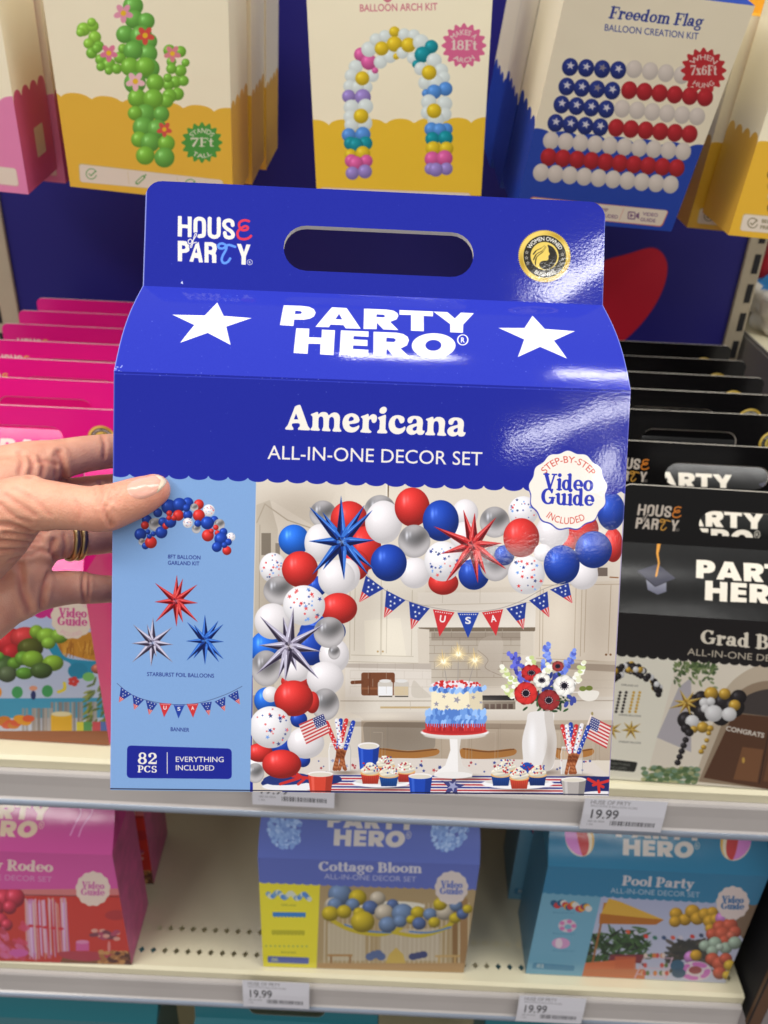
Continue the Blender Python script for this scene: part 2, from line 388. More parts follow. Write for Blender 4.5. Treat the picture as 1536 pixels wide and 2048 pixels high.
def roof_art(bg, ink, deco, w=1100, grain=0.):
    A = Art(Q_ROOF, w, int(w*.26), bg)
    wordmark(A, ink)
    if deco == 'stars':
        for o, k, p in (((220, 340), 2.259, [(490, 607), (522, 672), (648, 682), (535, 722), (553, 802), (452, 750), (327, 793), (392, 715), (292, 667), (438, 670)]),
                        ((840, 340), 2.207, [(490, 650), (540, 712), (672, 722), (580, 765), (640, 842), (520, 792), (425, 835), (450, 760), (338, 708), (452, 708)])):
            A.poly(X(o, k, p), ink)
    elif deco == 'caps':
        for cx, cy in ((424, 652), (1120, 668)):
            A.poly([(cx-65, cy-12), (cx+10, cy-28), (cx+68, cy+6), (cx-8, cy+24)], (66, 64, 74))
            A.poly([(cx-38, cy+8), (cx-8, cy+24), (cx+34, cy+14), (cx+30, cy+38), (cx-2, cy+46), (cx-36, cy+34)], (150, 148, 150), c2=(96, 94, 104)); A.poly([(cx-65, cy-12), (cx-8, cy+24), (cx+68, cy+6), (cx-8, cy+27), (cx-66, cy-9)], (40, 38, 44))
            A.stroke([(cx, cy), (cx+14, cy-30), (cx+12, cy-52), (cx+22, cy-78)], [6, 5, 7, 12], (226, 152, 56))
    elif deco == 'hydrangea':
        R = random.Random(3)
        for cx, cy in ((372, 662), (1100, 678)):
            for i in range(260):
                a, q = R.uniform(0, 6.28), math.sqrt(R.random())
                A.ell(cx+76*q*math.cos(a), cy+56*q*math.sin(a), 8, 6, R.choice([(150, 180, 220), (120, 150, 205), (176, 200, 230), (134, 164, 212)]))
    elif deco == 'beachball':
        for cx, cy, fl in ((398, 660, 1), (1090, 676, -1)):
            A.ell(cx, cy, 66, 52, (232, 214, 178))
            for (a, b, c) in ((-66, -10, (214, 130, 190)), (-10, 40, (200, 60, 60))):
                t = np.linspace(-math.pi/2, math.pi/2, 16)
                L = [(cx+fl*(a*math.cos(q)+6*math.sin(q)), cy+52*math.sin(q)) for q in t]; Rr = [(cx+fl*(b*math.cos(q)+6*math.sin(q)), cy+52*math.sin(q)) for q in t]
                A.poly(L+Rr[::-1], c)
            t = np.linspace(-math.pi/2, math.pi/2, 16)
            A.poly([(cx+fl*(56*math.cos(q)+6*math.sin(q)), cy+52*math.sin(q)) for q in t]+[(cx+fl*66*math.cos(q), cy+52*math.sin(q)) for q in t[::-1]], (226, 170, 70))
    elif deco == 'cactus':
        for cx, cy in ((375, 655), (1090, 672)):
            A.stroke(spline([(cx-30, cy-40), (cx+20, cy-52), (cx+36, cy-20), (cx+10, cy+20), (cx+4, cy+48)]), 5, (228, 150, 190)); A.stroke(spline([(cx-30, cy-40), (cx-10, cy-20), (cx-22, cy+10), (cx-34, cy+44)]), 5, (228, 150, 190))
    if grain:
        A.stroke([(285, 572), (228, 743)], 2.4, (196, 198, 222), .6); A.stroke([(1205, 610), (1262, 780)], 2.2, (196, 198, 222), .6)
        R = random.Random(21)
        for i in range(140): A.ell(R.uniform(240, 1250), R.uniform(585, 775), R.uniform(.4, 1.0), None, (170, 176, 230), R.uniform(.1, .5))
        for i in range(14): A.ell(R.uniform(228, 250), R.uniform(732, 750), R.uniform(.8, 1.8), .8, (220, 220, 226), .8)
    return A.done('print_roof', grain)
def logo(A, ink, ce, ct, bg):
    o, k = (330, 400), 7.68
    f = lambda pts: X(o, k, pts)
    w = 8.1
    A.poly(f([(215, 243), (275, 245), (272, 372), (365, 378), (365, 250), (430, 255), (420, 572), (360, 570), (362, 435), (278, 430), (270, 565), (205, 560)]), ink)
    A.stroke(spline(f([(482, 485), (484, 350), (500, 300), (548, 285), (600, 305), (615, 360), (612, 500), (598, 545), (540, 556)])), w, ink)
    A.stroke(spline(f([(705, 285), (700, 500), (722, 550), (770, 568), (820, 552), (840, 505), (845, 290)])), w, ink)
    A.stroke(spline(f([(1058, 385), (1050, 335), (1000, 312), (940, 332), (927, 390), (970, 440), (1030, 480), (1060, 525), (1048, 565), (1000, 578), (948, 560), (935, 505)])), w*.95, ink)
    A.stroke(spline(f([(1310, 325), (1240, 310), (1170, 340), (1158, 400), (1200, 460), (1275, 455), (1292, 420), (1250, 402), (1180, 440), (1130, 500), (1150, 580), (1230, 602), (1300, 585), (1338, 552)])), 5.2, ce)
    multi(A, [f([(205, 625), (330, 630), (375, 660), (392, 720), (380, 785), (340, 812), (272, 815), (268, 945), (200, 942)]), f([(270, 695), (310, 700), (325, 730), (310, 755), (270, 755)])], ink)
    multi(A, [f([(490, 640), (530, 645), (592, 960), (528, 962), (515, 895), (458, 890), (440, 952), (378, 948)]), f([(492, 740), (505, 815), (470, 810)])], ink)
    multi(A, [f([(618, 645), (740, 648), (800, 680), (810, 755), (785, 825), (800, 850), (797, 970), (730, 968), (728, 850), (690, 830), (680, 832), (678, 965), (612, 962)]), f([(682, 705), (725, 712), (742, 740), (725, 772), (680, 770)])], ink)
    A.stroke(spline(f([(1090, 720), (1000, 690), (960, 705), (900, 745), (840, 735), (835, 690), (890, 668), (950, 700), (950, 760), (900, 850), (880, 920), (910, 970), (970, 955), (1010, 900)])), 5.0, ct)
    A.poly(f([(1117, 672), (1185, 675), (1225, 800), (1265, 680), (1330, 685), (1255, 870), (1250, 997), (1182, 993), (1185, 870)]), ink)
    for c, ww in ((bg, 4.6), (ink, 2.0)):
        A.stroke(spline(f([(405, 600), (370, 620), (375, 665), (410, 665), (425, 620), (400, 605)])), ww, c)
        A.stroke(spline(f([(430, 640), (470, 580), (500, 530), (480, 515), (460, 560), (440, 640), (420, 720), (395, 725), (410, 690), (450, 660), (495, 648)])), ww, c)
    regmark(A, 330+1312/k, 400+957/k, 5.2, ink)
def seal(A, cx=1090.6, cy=512.5, R=53):
    A.badge(cx, cy, R, (206, 170, 70), n=80, amp=.018)
    A.ell(cx, cy, R*.95, R*.95, shade=lambda u, v: col((205, 168, 70))+(.10*np.sin(3*u+4*v))[..., None])
    A.ell(cx+.6, cy+.5, R*.825, R*.825, (226, 196, 92)); A.ell(cx+.6, cy+.5, R*.80, R*.80, (42, 38, 30))
    A.ell(cx+.3, cy-.5, R*.53, R*.53, (222, 190, 86))
    o, k = (1020, 440), 10.97
    f = lambda pts: [(cx-1090.6+x, cy-512.5+y) for x, y in X(o, k, pts)]
    A.blob(f([(850, 545), (960, 600), (1035, 720), (1045, 850), (980, 990), (860, 1080), (740, 1075), (665, 1010), (668, 945), (720, 902), (830, 888), (862, 850), (858, 810), (872, 775), (892, 745), (868, 690), (866, 620)]), (40, 36, 28), n=4)
    for p in ([(780, 560), (700, 620), (600, 670), (525, 760)], [(800, 575), (720, 680), (600, 750), (530, 880)], [(815, 590), (740, 700), (600, 820), (570, 990)]):
        A.stroke(spline(f(p)), [.5]*6+[1.2]*7+[2.2]*5+[.8], (50, 42, 26))
    A.arctext('WOMEN OWNED', cx+.5, cy+.5, R*.6, -62, 66, R*.155, (232, 224, 200), .03)
    A.arctext('BUSINESS', cx+.5, cy+.5, R*.745, 214, 146, R*.15, (232, 224, 200), .03, inside=True)
    for a in (-112, -95, -78, 84, 100, 116):
        q = math.radians(a); A.star(cx+R*.68*math.sin(q), cy-R*.68*math.cos(q), R*.085, (190, 182, 160)); A.star(cx+R*.68*math.sin(q), cy-R*.68*math.cos(q), R*.04, (42, 38, 30))
def flap_art(bg, ink, ce, ct, w=1100, grain=0.):
    A = Art(Q_FLAP, w, int(w*.23), bg)
    logo(A, ink, ce, ct, bg); seal(A)
    if grain:
        A.stroke([(295.5, 380), (286, 572)], 2.0, (196, 198, 222), .7); A.stroke([(1213, 425), (1205, 610)], 2.0, (196, 198, 222), .5)
        R = random.Random(22)
        for i in range(90): A.ell(R.uniform(300, 1200), R.uniform(370, 600), R.uniform(.4, .9), None, (150, 156, 220), R.uniform(.1, .5))
        A.poly([(361, 566), (365, 562), (366, 569)], (220, 220, 224))
    return A.done('print_flap', grain)
def scallop(A, bg, x0, y0, x1, y1, period, phase, depth, top):
    """header colour with a scalloped lower edge running from (x0,y0) to (x1,y1) (cusp line)"""
    L = x1-x0; xs = np.linspace(x0, x1, int(L/period*14))
    u = ((xs-phase)/period) % 1
    ys = y0+(xs-x0)/L*(y1-y0)+depth*np.sqrt(np.clip(1-(2*u-1)**2, 0, 1))
    A.poly([(x0, top), (x1, top)]+list(zip(xs[::-1], ys[::-1])), bg)
def video_badge(A, cx, cy, R, paper, ink, ink2, rim=None, full=True):
    if rim: A.badge(cx-.5, cy+1.5, R*1.015, rim, 13, .028)
    A.badge(cx, cy, R, paper, 13, .028)
    k = R/78.
    A.slab('Video', (cx-50*k, cy-1*k), (cx+50*k, cy+3*k), 23*k, ink)
    A.slab('Guide', (cx-54*k, cy+28*k), (cx+52*k, cy+32*k), 23*k, ink)
    if full:
        A.arctext('STEP-BY-STEP', cx-1*k, cy, 54*k, -53, 58, 14*k, ink2)
        A.arctext('INCLUDED', cx-1*k, cy-4*k, 71*k, 217, 150, 14*k, ink2, inside=True)
def pennant(A, a, b, tip, kind, ch=None):
    a, b, tip = (np.array(p, float) for p in (a, b, tip)); m = (a+b)/2
    if kind == 'flag':
        e, g = a*.42+tip*.58, b*.42+tip*.58
        A.poly([a, b, tip], (226, 208, 196))
        for t0, t1 in ((0, .3), (.42, .68), (.82, 1.)):
            A.poly([e*(1-t0)+g*t0, e*(1-t1)+g*t1, tip*.92+(e*(1-t1)+g*t1)*.08, tip*.92+(e*(1-t0)+g*t0)*.08], (196, 62, 60))
        A.poly([a, b, g, e], (34, 54, 128))
        r = np.linalg.norm(b-a)*.075
        for t, s_ in ((.2, .18), (.5, .18), (.8, .18), (.38, .6), (.66, .6), (.5, .9)):
            p = (a*(1-t)+b*t)*(1-s_*.5)+tip*s_*.5
            A.star(p[0], p[1], r, (226, 222, 214))
    else:
        A.poly([a, b, tip], (198, 48, 50) if kind == 'red' else (34, 62, 144))
        for t in np.linspace(.12, .88, 8):
            p = (a*(1-t)+b*t)*.93+tip*.07
            A.ell(p[0], p[1], np.linalg.norm(b-a)*.028, None, (228, 216, 206))
        c = m*.62+tip*.38; h = np.linalg.norm(b-a)*.32; d = (b-a)/np.linalg.norm(b-a)
        A.text(ch, c-d*h*.42+np.array([0, h*.2]), c+d*h*.42+np.array([0, h*.2]), h, (234, 224, 212), .03)
def radial(cx, cy, r, n, squash=1., rot=0., seed=0):
    R = random.Random(seed)
    return [(cx+r*R.uniform(.8, 1.05)*math.cos(math.radians(rot)+2*math.pi*i/n), cy+r*squash*R.uniform(.8, 1.05)*math.sin(math.radians(rot)+2*math.pi*i/n)) for i in range(n)]
RED3, BLU3, SIL3 = ((216, 70, 64), (172, 24, 30), (96, 8, 16)), ((54, 110, 190), (18, 54, 130), (8, 20, 62)), ((190, 180, 190), (118, 108, 122), (44, 36, 52))

def cupcake(A, x, y, w, case, seed=1, ice=(238, 226, 196)):
    h = w*.55
    A.poly([(x-w*.5, y-h*.45), (x+w*.5, y-h*.45), (x+w*.4, y+h*.55), (x-w*.4, y+h*.55)], case, c2=tuple(int(v*.75) for v in case))
    for i in range(9):
        t = -.42+i*.105; A.stroke([(x+w*t*1.1, y-h*.4), (x+w*t*.9, y+h*.5)], w*.018, tuple(int(v*.6) for v in case), .6)
    A.ell(x, y-h*.5, w*.53, h*.28, (222, 170, 104))
    for (dx, dy, rx, ry) in ((0, -.75, .5, .34), (.02, -1.02, .38, .28), (-.02, -1.28, .22, .2)):
        A.ell(x+dx*w, y+dy*h, rx*w, ry*h*1.25, shade=lambda u, v, c=ice: col(c)*(.98-.16*np.clip(v, 0, 1)-.07*np.clip(u, 0, 1)+.05*np.sin(7*v+3*u))[..., None])
    R = random.Random(seed)
    for i in range(16):
        A.ell(x+R.uniform(-.4, .4)*w, y+h*R.uniform(-1.45, -.65), 1.6, 1.6, R.choice([(200, 44, 40), (34, 56, 140), (240, 236, 226), (160, 40, 60)]))
def tumbler(A, x0, x1, y0, y1, c, taper=.1):
    w = (x1-x0)*taper; r = (y1-y0)*.1; d = tuple(int(v*.62) for v in c)
    A.poly([(x0, y0), (x1, y0), (x1-w, y1), (x0+w, y1)], c)
    A.poly([(x0+(x1-x0)*.72, y0), (x1, y0), (x1-w, y1), (x0+(x1-x0)*.68, y1)], d, .55)
    A.poly([(x0+(x1-x0)*.12, y0), (x0+(x1-x0)*.24, y0), (x0+(x1-x0)*.27, y1), (x0+(x1-x0)*.17, y1)], tuple(min(255, v+60) for v in c), .4)
    A.ell((x0+x1)/2, y0, (x1-x0)/2, r*1.5, (236, 226, 212)); A.ell((x0+x1)/2, y0+1, (x1-x0)/2-3, r*1.1, (214, 202, 178))
def minijar(A, x0, x1, y0, y1, sticks):
    A.poly([(x0, y0), (x1, y0), (x1+3, y0+14), (x1+2, y1), (x0-2, y1), (x0-3, y0+14)], (216, 208, 194), .55)
    for (a, b, c) in sticks:
        a, b = np.array(a, float), np.array(b, float)
        m = a*.45+b*.55
        A.stroke([m, b], 7, (140, 74, 40)); 
        for t in np.linspace(.1, .9, 6): 
            p = m*(1-t)+b*t; A.ell(p[0], p[1], 3.6, 2.2, (176, 104, 62) if int(t*10) % 2 else (112, 54, 28), rotd=40)
        A.stroke([a, m], 8.5, c); A.stroke([a+np.array([-1.5, 0]), m+np.array([-1.5, 0])], 2, tuple(min(255, v+50) for v in c), .5)
        for i, t in enumerate(np.linspace(.08, .95, 9)):
            p = a*(1-t)+m*t; A.ell(p[0]+(2 if i % 2 else -2), p[1], 1.3, 1.3, (236, 230, 224) if c[0]+c[1]+c[2] < 480 else ((190, 40, 50) if i % 2 else (40, 60, 130)))
    A.stroke([(x0, y0), (x0-3, y0+14), (x0-2, y1)], 1.4, (240, 236, 226), .8); A.stroke([(x1, y0), (x1+3, y0+14), (x1+2, y1)], 1.4, (168, 160, 148), .8)
    A.stroke([(x0, y0), (x1, y0)], 2, (236, 232, 222), .8); A.stroke([(x0-1, y0+7), (x1+1, y0+7)], 1.2, (170, 164, 152), .6)
def usflag(A, q, nst=13):
    a, b, c, d = (np.array(p, float) for p in q)   # hoist top, fly top, fly bottom, hoist bottom
    P = lambda u, v: (a*(1-u)+b*u)*(1-v)+(d*(1-u)+c*u)*v
    for i in range(nst):
        A.poly([P(0, i/nst), P(1, i/nst), P(1, (i+1)/nst), P(0, (i+1)/nst)], (188, 62, 60) if i % 2 == 0 else (228, 206, 192))
    A.poly([P(0, 0), P(.44, 0), P(.44, .54), P(0, .54)], (44, 52, 104))
    for i in range(5):
        for j in range(5):
            p = P(.04+.09*i+(.04 if j % 2 else 0), .06+.105*j); A.ell(p[0], p[1], 1.2, 1.2, (220, 214, 210))
def anemone(A, x, y, r, c, tilt=1., seed=0):
    R = random.Random(seed); d = tuple(int(v*.72) for v in c)
    for ring, rr, cc in ((0, 1., d), (1, .93, c)):
        for i in range(7):
            a = i*6.283/7+ring*.45+R.uniform(-.1, .1)
            A.ell(x+r*.5*rr*math.cos(a), y+r*.5*rr*tilt*math.sin(a), r*.5, r*.42*tilt+1, shade=lambda u, v, c0=cc: col(c0)*(.92+.14*(1-u*u-v*v))[..., None], rotd=math.degrees(a))
    A.ell(x, y, r*.34, r*.34*tilt, (230, 210, 200), .8); A.ell(x, y, r*.28, r*.28*tilt, (22, 20, 32))
    for i in range(12):
        a = i*.52; A.ell(x+r*.36*math.cos(a), y+r*.36*tilt*math.sin(a), 1.1, 1.1, (26, 22, 34))

def title_word(A, c):
    a, b, k = (560, 800), (740, 800), 7.68
    sp = lambda o, p: spline(X(o, k, p), 4, True)
    multi(A, [sp(a, [(300, 76), (318, 88), (345, 160), (395, 300), (432, 400), (460, 440), (455, 466), (400, 468), (300, 463), (276, 452), (282, 430), (304, 405), (305, 378), (290, 362), (240, 360), (195, 364), (185, 385), (190, 408), (207, 432), (205, 456), (185, 462), (95, 457), (80, 442), (90, 420), (120, 385), (165, 270), (212, 150), (228, 108), (260, 86)]), X(a, k, [(248, 212), (280, 300), (216, 298)])], c)
    A.poly(sp(a, [(570, 184), (588, 195), (592, 222), (630, 192), (690, 186), (730, 205), (752, 235), (790, 205), (845, 192), (895, 210), (920, 255), (921, 320), (916, 400), (922, 440), (942, 468), (938, 486), (900, 490), (825, 487), (806, 472), (812, 450), (828, 420), (832, 340), (826, 285), (800, 262), (768, 275), (756, 310), (752, 400), (756, 435), (775, 458), (772, 478), (740, 484), (660, 478), (645, 465), (652, 440), (664, 410), (666, 330), (660, 275), (634, 255), (606, 266), (594, 300), (592, 400), (598, 435), (614, 455), (610, 470), (580, 476), (485, 470), (468, 458), (475, 436), (494, 410), (500, 330), (498, 260), (476, 236), (482, 218), (530, 198)]), c)
    multi(A, [sp(a, [(1090, 205), (1160, 218), (1205, 255), (1222, 300), (1212, 340), (1160, 362), (1070, 375), (1080, 405), (1120, 422), (1170, 410), (1205, 390), (1220, 402), (1210, 440), (1165, 485), (1100, 502), (1030, 488), (980, 440), (960, 370), (968, 300), (1010, 235)]), sp(a, [(1100, 258), (1128, 275), (1132, 300), (1110, 318), (1060, 325), (1062, 290), (1078, 265)])], c)
    A.poly(sp(a, [(1345, 215), (1364, 228), (1366, 256), (1400, 228), (1440, 218), (1478, 236), (1492, 275), (1482, 325), (1456, 352), (1428, 354), (1410, 335), (1402, 305), (1388, 296), (1370, 312), (1364, 360), (1364, 430), (1380, 462), (1404, 482), (1398, 502), (1360, 508), (1250, 500), (1234, 488), (1242, 465), (1262, 440), (1268, 370), (1268, 295), (1244, 268), (1250, 250), (1300, 234)]), c)
    A.poly(sp(b, [(190, 108), (225, 104), (252, 120), (260, 150), (248, 185), (215, 210), (180, 212), (150, 195), (145, 165), (158, 132)]), c)
    A.poly(sp(b, [(230, 228), (246, 240), (244, 300), (240, 400), (240, 450), (262, 480), (265, 505), (245, 514), (180, 515), (120, 510), (108, 495), (120, 470), (140, 450), (146, 400), (148, 320), (124, 285), (126, 268), (170, 250)]), c)
    A.poly(sp(b, [(420, 232), (480, 242), (520, 265), (532, 305), (518, 345), (480, 362), (458, 350), (444, 315), (425, 286), (400, 290), (384, 330), (384, 380), (404, 420), (450, 438), (500, 425), (532, 406), (546, 420), (535, 465), (490, 510), (425, 528), (360, 515), (305, 465), (284, 390), (300, 310), (350, 252)]), c)
    for o, dx, dy in ((b, 0, 0), (b, 629, 24)):
        f = lambda p: spline(X(o, k, [(x+dx, y+dy) for x, y in p]), 4, True)
        multi(A, [f([(690, 243), (760, 255), (802, 290), (814, 350), (806, 420), (806, 460), (820, 470), (838, 472), (834, 500), (810, 530), (770, 538), (735, 530), (716, 510), (680, 530), (630, 536), (582, 516), (558, 475), (562, 430), (600, 390), (670, 368), (714, 355), (716, 318), (700, 292), (676, 292), (658, 315), (640, 350), (610, 360), (582, 345), (574, 312), (590, 275), (635, 250)]), f([(716, 405), (716, 440), (705, 464), (680, 472), (658, 460), (655, 440), (678, 418)])], c)
    A.poly(sp(b, [(955, 258), (975, 270), (980, 292), (1020, 264), (1070, 260), (1120, 278), (1150, 320), (1152, 380), (1142, 460), (1148, 500), (1168, 525), (1165, 546), (1130, 552), (1050, 546), (1030, 535), (1036, 510), (1052, 480), (1056, 400), (1048, 345), (1022, 325), (992, 335), (978, 370), (974, 450), (982, 495), (998, 518), (992, 540), (960, 544), (865, 540), (846, 525), (854, 505), (876, 480), (882, 410), (884, 330), (860, 308), (864, 290), (905, 275)]), c)
def hero_front():
    BG = (27, 36, 138); PAPER = (234, 222, 200)
    A = Art(Q_FRONT, 1560, 1240, BG)
    R = random.Random(11)
    # ---- the printed kitchen picture
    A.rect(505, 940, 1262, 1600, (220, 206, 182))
    A.poly([(513, 940), (690, 940), (640, 1060), (545, 1002), (513, 1020)], (226, 212, 188), c2=(206, 192, 168))
    A.poly([(690, 940), (1250, 940), (1250, 1160), (690, 1190)], (224, 210, 186))
    A.stroke([(777, 940), (776, 1000)], 2.5, (96, 76, 54)); A.stroke([(773, 940), (772, 1000)], 1.5, (240, 230, 212))
    A.poly([(513, 1010), (540, 1000), (556, 1060), (545, 1500), (503, 1500)], (198, 184, 160)); A.stroke([(514, 1045), (530, 1008), (575, 1040), (640, 1062)], 2.5, (178, 164, 140))
    A.stroke([(520, 1050), (518, 1290)], 1.5, (170, 156, 134)); A.rect(523, 1066, 542, 1110, (128, 116, 98)); A.rect(551, 1086, 560, 1114, (140, 128, 110)); A.rect(506, 1390, 548, 1500, (150, 136, 116))
    # upper cabinets
    A.rect(690, 1160, 850, 1326, (226, 214, 190)); A.poly([(728, 1240), (800, 1235), (812, 1312), (730, 1308)], (238, 226, 198), .7)
    for p in ([(700, 1165), (699, 1318)], [(762, 1160), (760, 1308)], [(764, 1172), (762, 1308)], [(710, 1175), (708, 1300)], [(774, 1178), (772, 1305)], [(824, 1180), (822, 1310)], [(702, 1309), (826, 1312)], [(690, 1322), (856, 1326)]): A.stroke(p, 1.2, (186, 172, 146))
    A.ell(755, 1302, 2, 2, (176, 140, 84)); A.ell(765, 1302, 2, 2, (176, 140, 84))
    A.rect(835, 1184, 1078, 1254, (230, 218, 196)); A.stroke([(835, 1210), (1072, 1204)], 1.5, (200, 186, 162)); A.stroke([(960, 1150), (959, 1205)], 1, (196, 182, 158)); A.stroke([(886, 1160), (884, 1205)], 1, (196, 182, 158))
    A.poly([(835, 1254), (1075, 1254), (1068, 1262), (848, 1264)], (120, 104, 84)); A.poly([(834, 1256), (858, 1258), (858, 1326), (836, 1326)], (216, 202, 178))
    A.rect(858, 1262, 1040, 1372, (184, 170, 148), c2=(206, 192, 168)); A.rect(1040, 1262, 1066, 1310, (212, 198, 174))
    for i, y in enumerate((1274, 1290, 1306, 1322, 1338, 1354)):
        A.stroke([(858, y), (1040, y)], 1.2, (160, 146, 124)); 
        for x in range(868+(i % 2)*17, 1038, 34): A.stroke([(x, y-16), (x, y)], 1.1, (164, 150, 128))
    A.blob([(960, 1280), (1000, 1272), (1004, 1310), (985, 1350), (955, 1330)], (200, 186, 164), .9); A.stroke(spline([(955, 1300), (975, 1318), (970, 1335), (1000, 1350)]), 1, (150, 136, 116))
    A.poly([(1072, 1170), (1250, 1160), (1236, 1330), (1068, 1318)], (220, 204, 178)); 
    for p in ([(1080, 1168), (1078, 1312)], [(1086, 1178), (1084, 1300)], [(1152, 1165), (1148, 1300)], [(1164, 1165), (1160, 1312)], [(1172, 1176), (1168, 1304)], [(1222, 1170), (1216, 1308)], [(1072, 1316), (1236, 1324)], [(1072, 1170), (1245, 1168)]): A.stroke(p, 1.3, (176, 156, 128))
    A.rect(1195, 1135, 1215, 1152, (110, 96, 84)); A.stroke([(1220, 1154), (1236, 1155)], 2.5, (150, 100, 64)); A.ell(1212, 1309, 2.2, 2.2, (120, 84, 54)); A.ell(1221, 1309, 2.2, 2.2, (120, 84, 54))
    # backsplash, counter, island
    A.rect(690, 1326, 862, 1395, (224, 212, 192)); A.rect(1060, 1322, 1240, 1400, (204, 188, 162), c2=(220, 206, 182))
    for y in (1340, 1356, 1372): A.stroke([(700, y), (1240, y+4)], .8, (196, 182, 160), .8)
    A.rect(690, 1393, 1240, 1424, (222, 210, 188)); A.rect(964, 1390, 1028, 1402, (36, 34, 34)); A.rect(962, 1402, 1030, 1418, (130, 116, 98)); 
    for x in range(968, 1028, 12): A.rect(x, 1407, x+9, 1417, (84, 66, 56))
    A.rect(680, 1400, 1240, 1402, (176, 162, 140)); A.rect(760, 1412, 860, 1416, (196, 168, 120)); A.stroke([(820, 1402), (820, 1418)], 1, (190, 176, 152))
    A.poly([(700, 1424), (1240, 1418), (1240, 1450), (730, 1442), (720, 1432)], (224, 212, 192), c2=(206, 192, 170)); A.rect(690, 1440, 1240, 1520, (190, 172, 146), c2=(176, 156, 130))
    A.rrect([(724, 1443), (870, 1443), (870, 1500), (730, 1500)], 14, (150, 136, 116)); A.stroke([(775, 1450), (775, 1520)], 1.5, (140, 128, 110)); A.rect(690, 1436, 722, 1520, (216, 204, 184))
    for x in (880, 1000, 1060, 1195): A.stroke([(x, 1446), (x, 1520)], 1.5, (176, 160, 136))
    A.rrect([(722, 1344), (789, 1344), (789, 1390), (722, 1390)], 5, (116, 66, 40)); A.stroke([(704, 1364), (724, 1363)], 7, (110, 60, 36)); A.rect(722, 1374, 789, 1378, (142, 86, 54)); A.stroke([(740, 1346), (738, 1389)], 2, (92, 50, 32), .6)
    for x, c in ((770, (240, 236, 226)), (802, (212, 190, 150))):
        A.rrect([(x-15, 1362), (x+15, 1362), (x+15, 1392), (x-15, 1392)], 5, (206, 196, 178)); A.rect(x-14, 1372, x+14, 1390, c); A.ell(x, 1361, 12, 3.5, (226, 220, 206)); A.stroke([(x-12, 1392), (x+13, 1392)], 2, (60, 52, 44))
    A.blob([(824, 1392), (826, 1360), (842, 1374), (858, 1388), (858, 1394)], (202, 190, 168), .7)
    for x0, x1 in ((758, 872), (924, 1027), (1112, 1184)):
        A.blob([(x0, 1496), ((x0+x1)/2, 1501), (x1, 1497), (x1-1, 1510), ((x0+x1)/2, 1517), (x0+2, 1516)], (168, 110, 52)); A.stroke(spline([(x0+2, 1497), ((x0+x1)/2, 1503), (x1, 1498)]), 2.4, (112, 66, 34))
    for y in (1340, 1356, 1372, 1386):
        for x in range(700+(y % 3)*9, 860, 36): A.stroke([(x, y-15), (x, y)], .8, (200, 186, 164), .7)
    for x0, x1 in ((740, 770), (882, 938), (942, 996), (1064, 1124), (1128, 1192), (1198, 1236)):
        A.stroke([(x0, 1456), (x1, 1456), (x1-1, 1520), (x0+1, 1520), (x0, 1456)], 1.1, (158, 140, 114), .8); A.stroke([(x0+6, 1464), (x1-6, 1464), (x1-7, 1518)], .8, (206, 188, 162), .7)
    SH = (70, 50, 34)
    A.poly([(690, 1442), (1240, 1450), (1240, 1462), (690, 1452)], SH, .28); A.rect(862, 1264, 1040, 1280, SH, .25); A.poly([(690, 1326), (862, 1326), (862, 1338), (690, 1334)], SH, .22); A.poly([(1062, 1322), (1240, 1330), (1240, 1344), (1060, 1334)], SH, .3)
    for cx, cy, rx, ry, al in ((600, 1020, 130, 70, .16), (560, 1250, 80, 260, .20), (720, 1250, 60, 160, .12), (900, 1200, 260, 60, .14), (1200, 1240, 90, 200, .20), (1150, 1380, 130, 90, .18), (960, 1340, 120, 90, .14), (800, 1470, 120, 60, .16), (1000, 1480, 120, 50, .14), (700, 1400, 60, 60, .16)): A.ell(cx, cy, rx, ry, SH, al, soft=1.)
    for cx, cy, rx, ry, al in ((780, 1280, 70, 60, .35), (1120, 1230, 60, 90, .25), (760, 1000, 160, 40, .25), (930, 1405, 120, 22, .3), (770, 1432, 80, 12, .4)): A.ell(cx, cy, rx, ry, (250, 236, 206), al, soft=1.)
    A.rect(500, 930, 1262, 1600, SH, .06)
    # table
    A.poly([(578, 1560), (632, 1514), (1182, 1520), (1226, 1560), (1226, 1600), (500, 1600)], (212, 198, 180))
    for i in range(60):
        x, y = R.uniform(630, 1180), R.uniform(1520, 1545); A.star(x, y, R.uniform(2, 4.5), R.choice([(40, 54, 120), (180, 60, 60), (150, 40, 50), (60, 70, 120)]), R.uniform(0, 70), .5, .9)
    A.poly([(575, 1548), (1222, 1553), (1226, 1600), (560, 1600)], (228, 216, 206))
    for i, y in enumerate(np.arange(1549, 1590, 5.6)):
        A.poly([(570-i, y), (1226, y+4), (1226, y+7), (570-i, y+3)], (178, 52, 56) if i % 2 else (44, 52, 118))
    A.star(905, 1573, 26, (60, 62, 110), 10, .35); A.star(905, 1572, 12, (150, 150, 176), 30, .4)
    for cx, cy, rx, ry in ((925, 1556, 70, 12), (1088, 1545, 62, 12), (690, 1545, 46, 9), (1150, 1552, 46, 9), (772, 1576, 76, 10), (1045, 1580, 90, 10), (744, 1540, 34, 7)): A.ell(cx, cy, rx, ry, SH, .5, soft=1.)
    A.poly([(575, 1585), (1226, 1588), (1226, 1600), (560, 1600)], SH, .2)
    # cake stand and cake
    A.poly([(898, 1470), (922, 1470), (918, 1500), (924, 1530), (945, 1546), (943, 1554), (868, 1553), (868, 1546), (890, 1530), (900, 1500)], (234, 226, 212)); A.poly([(914, 1470), (922, 1470), (918, 1500), (924, 1530), (945, 1546), (943, 1554), (916, 1554)], (204, 192, 174), .7); A.ell(906, 1550, 38, 7, (228, 220, 206))
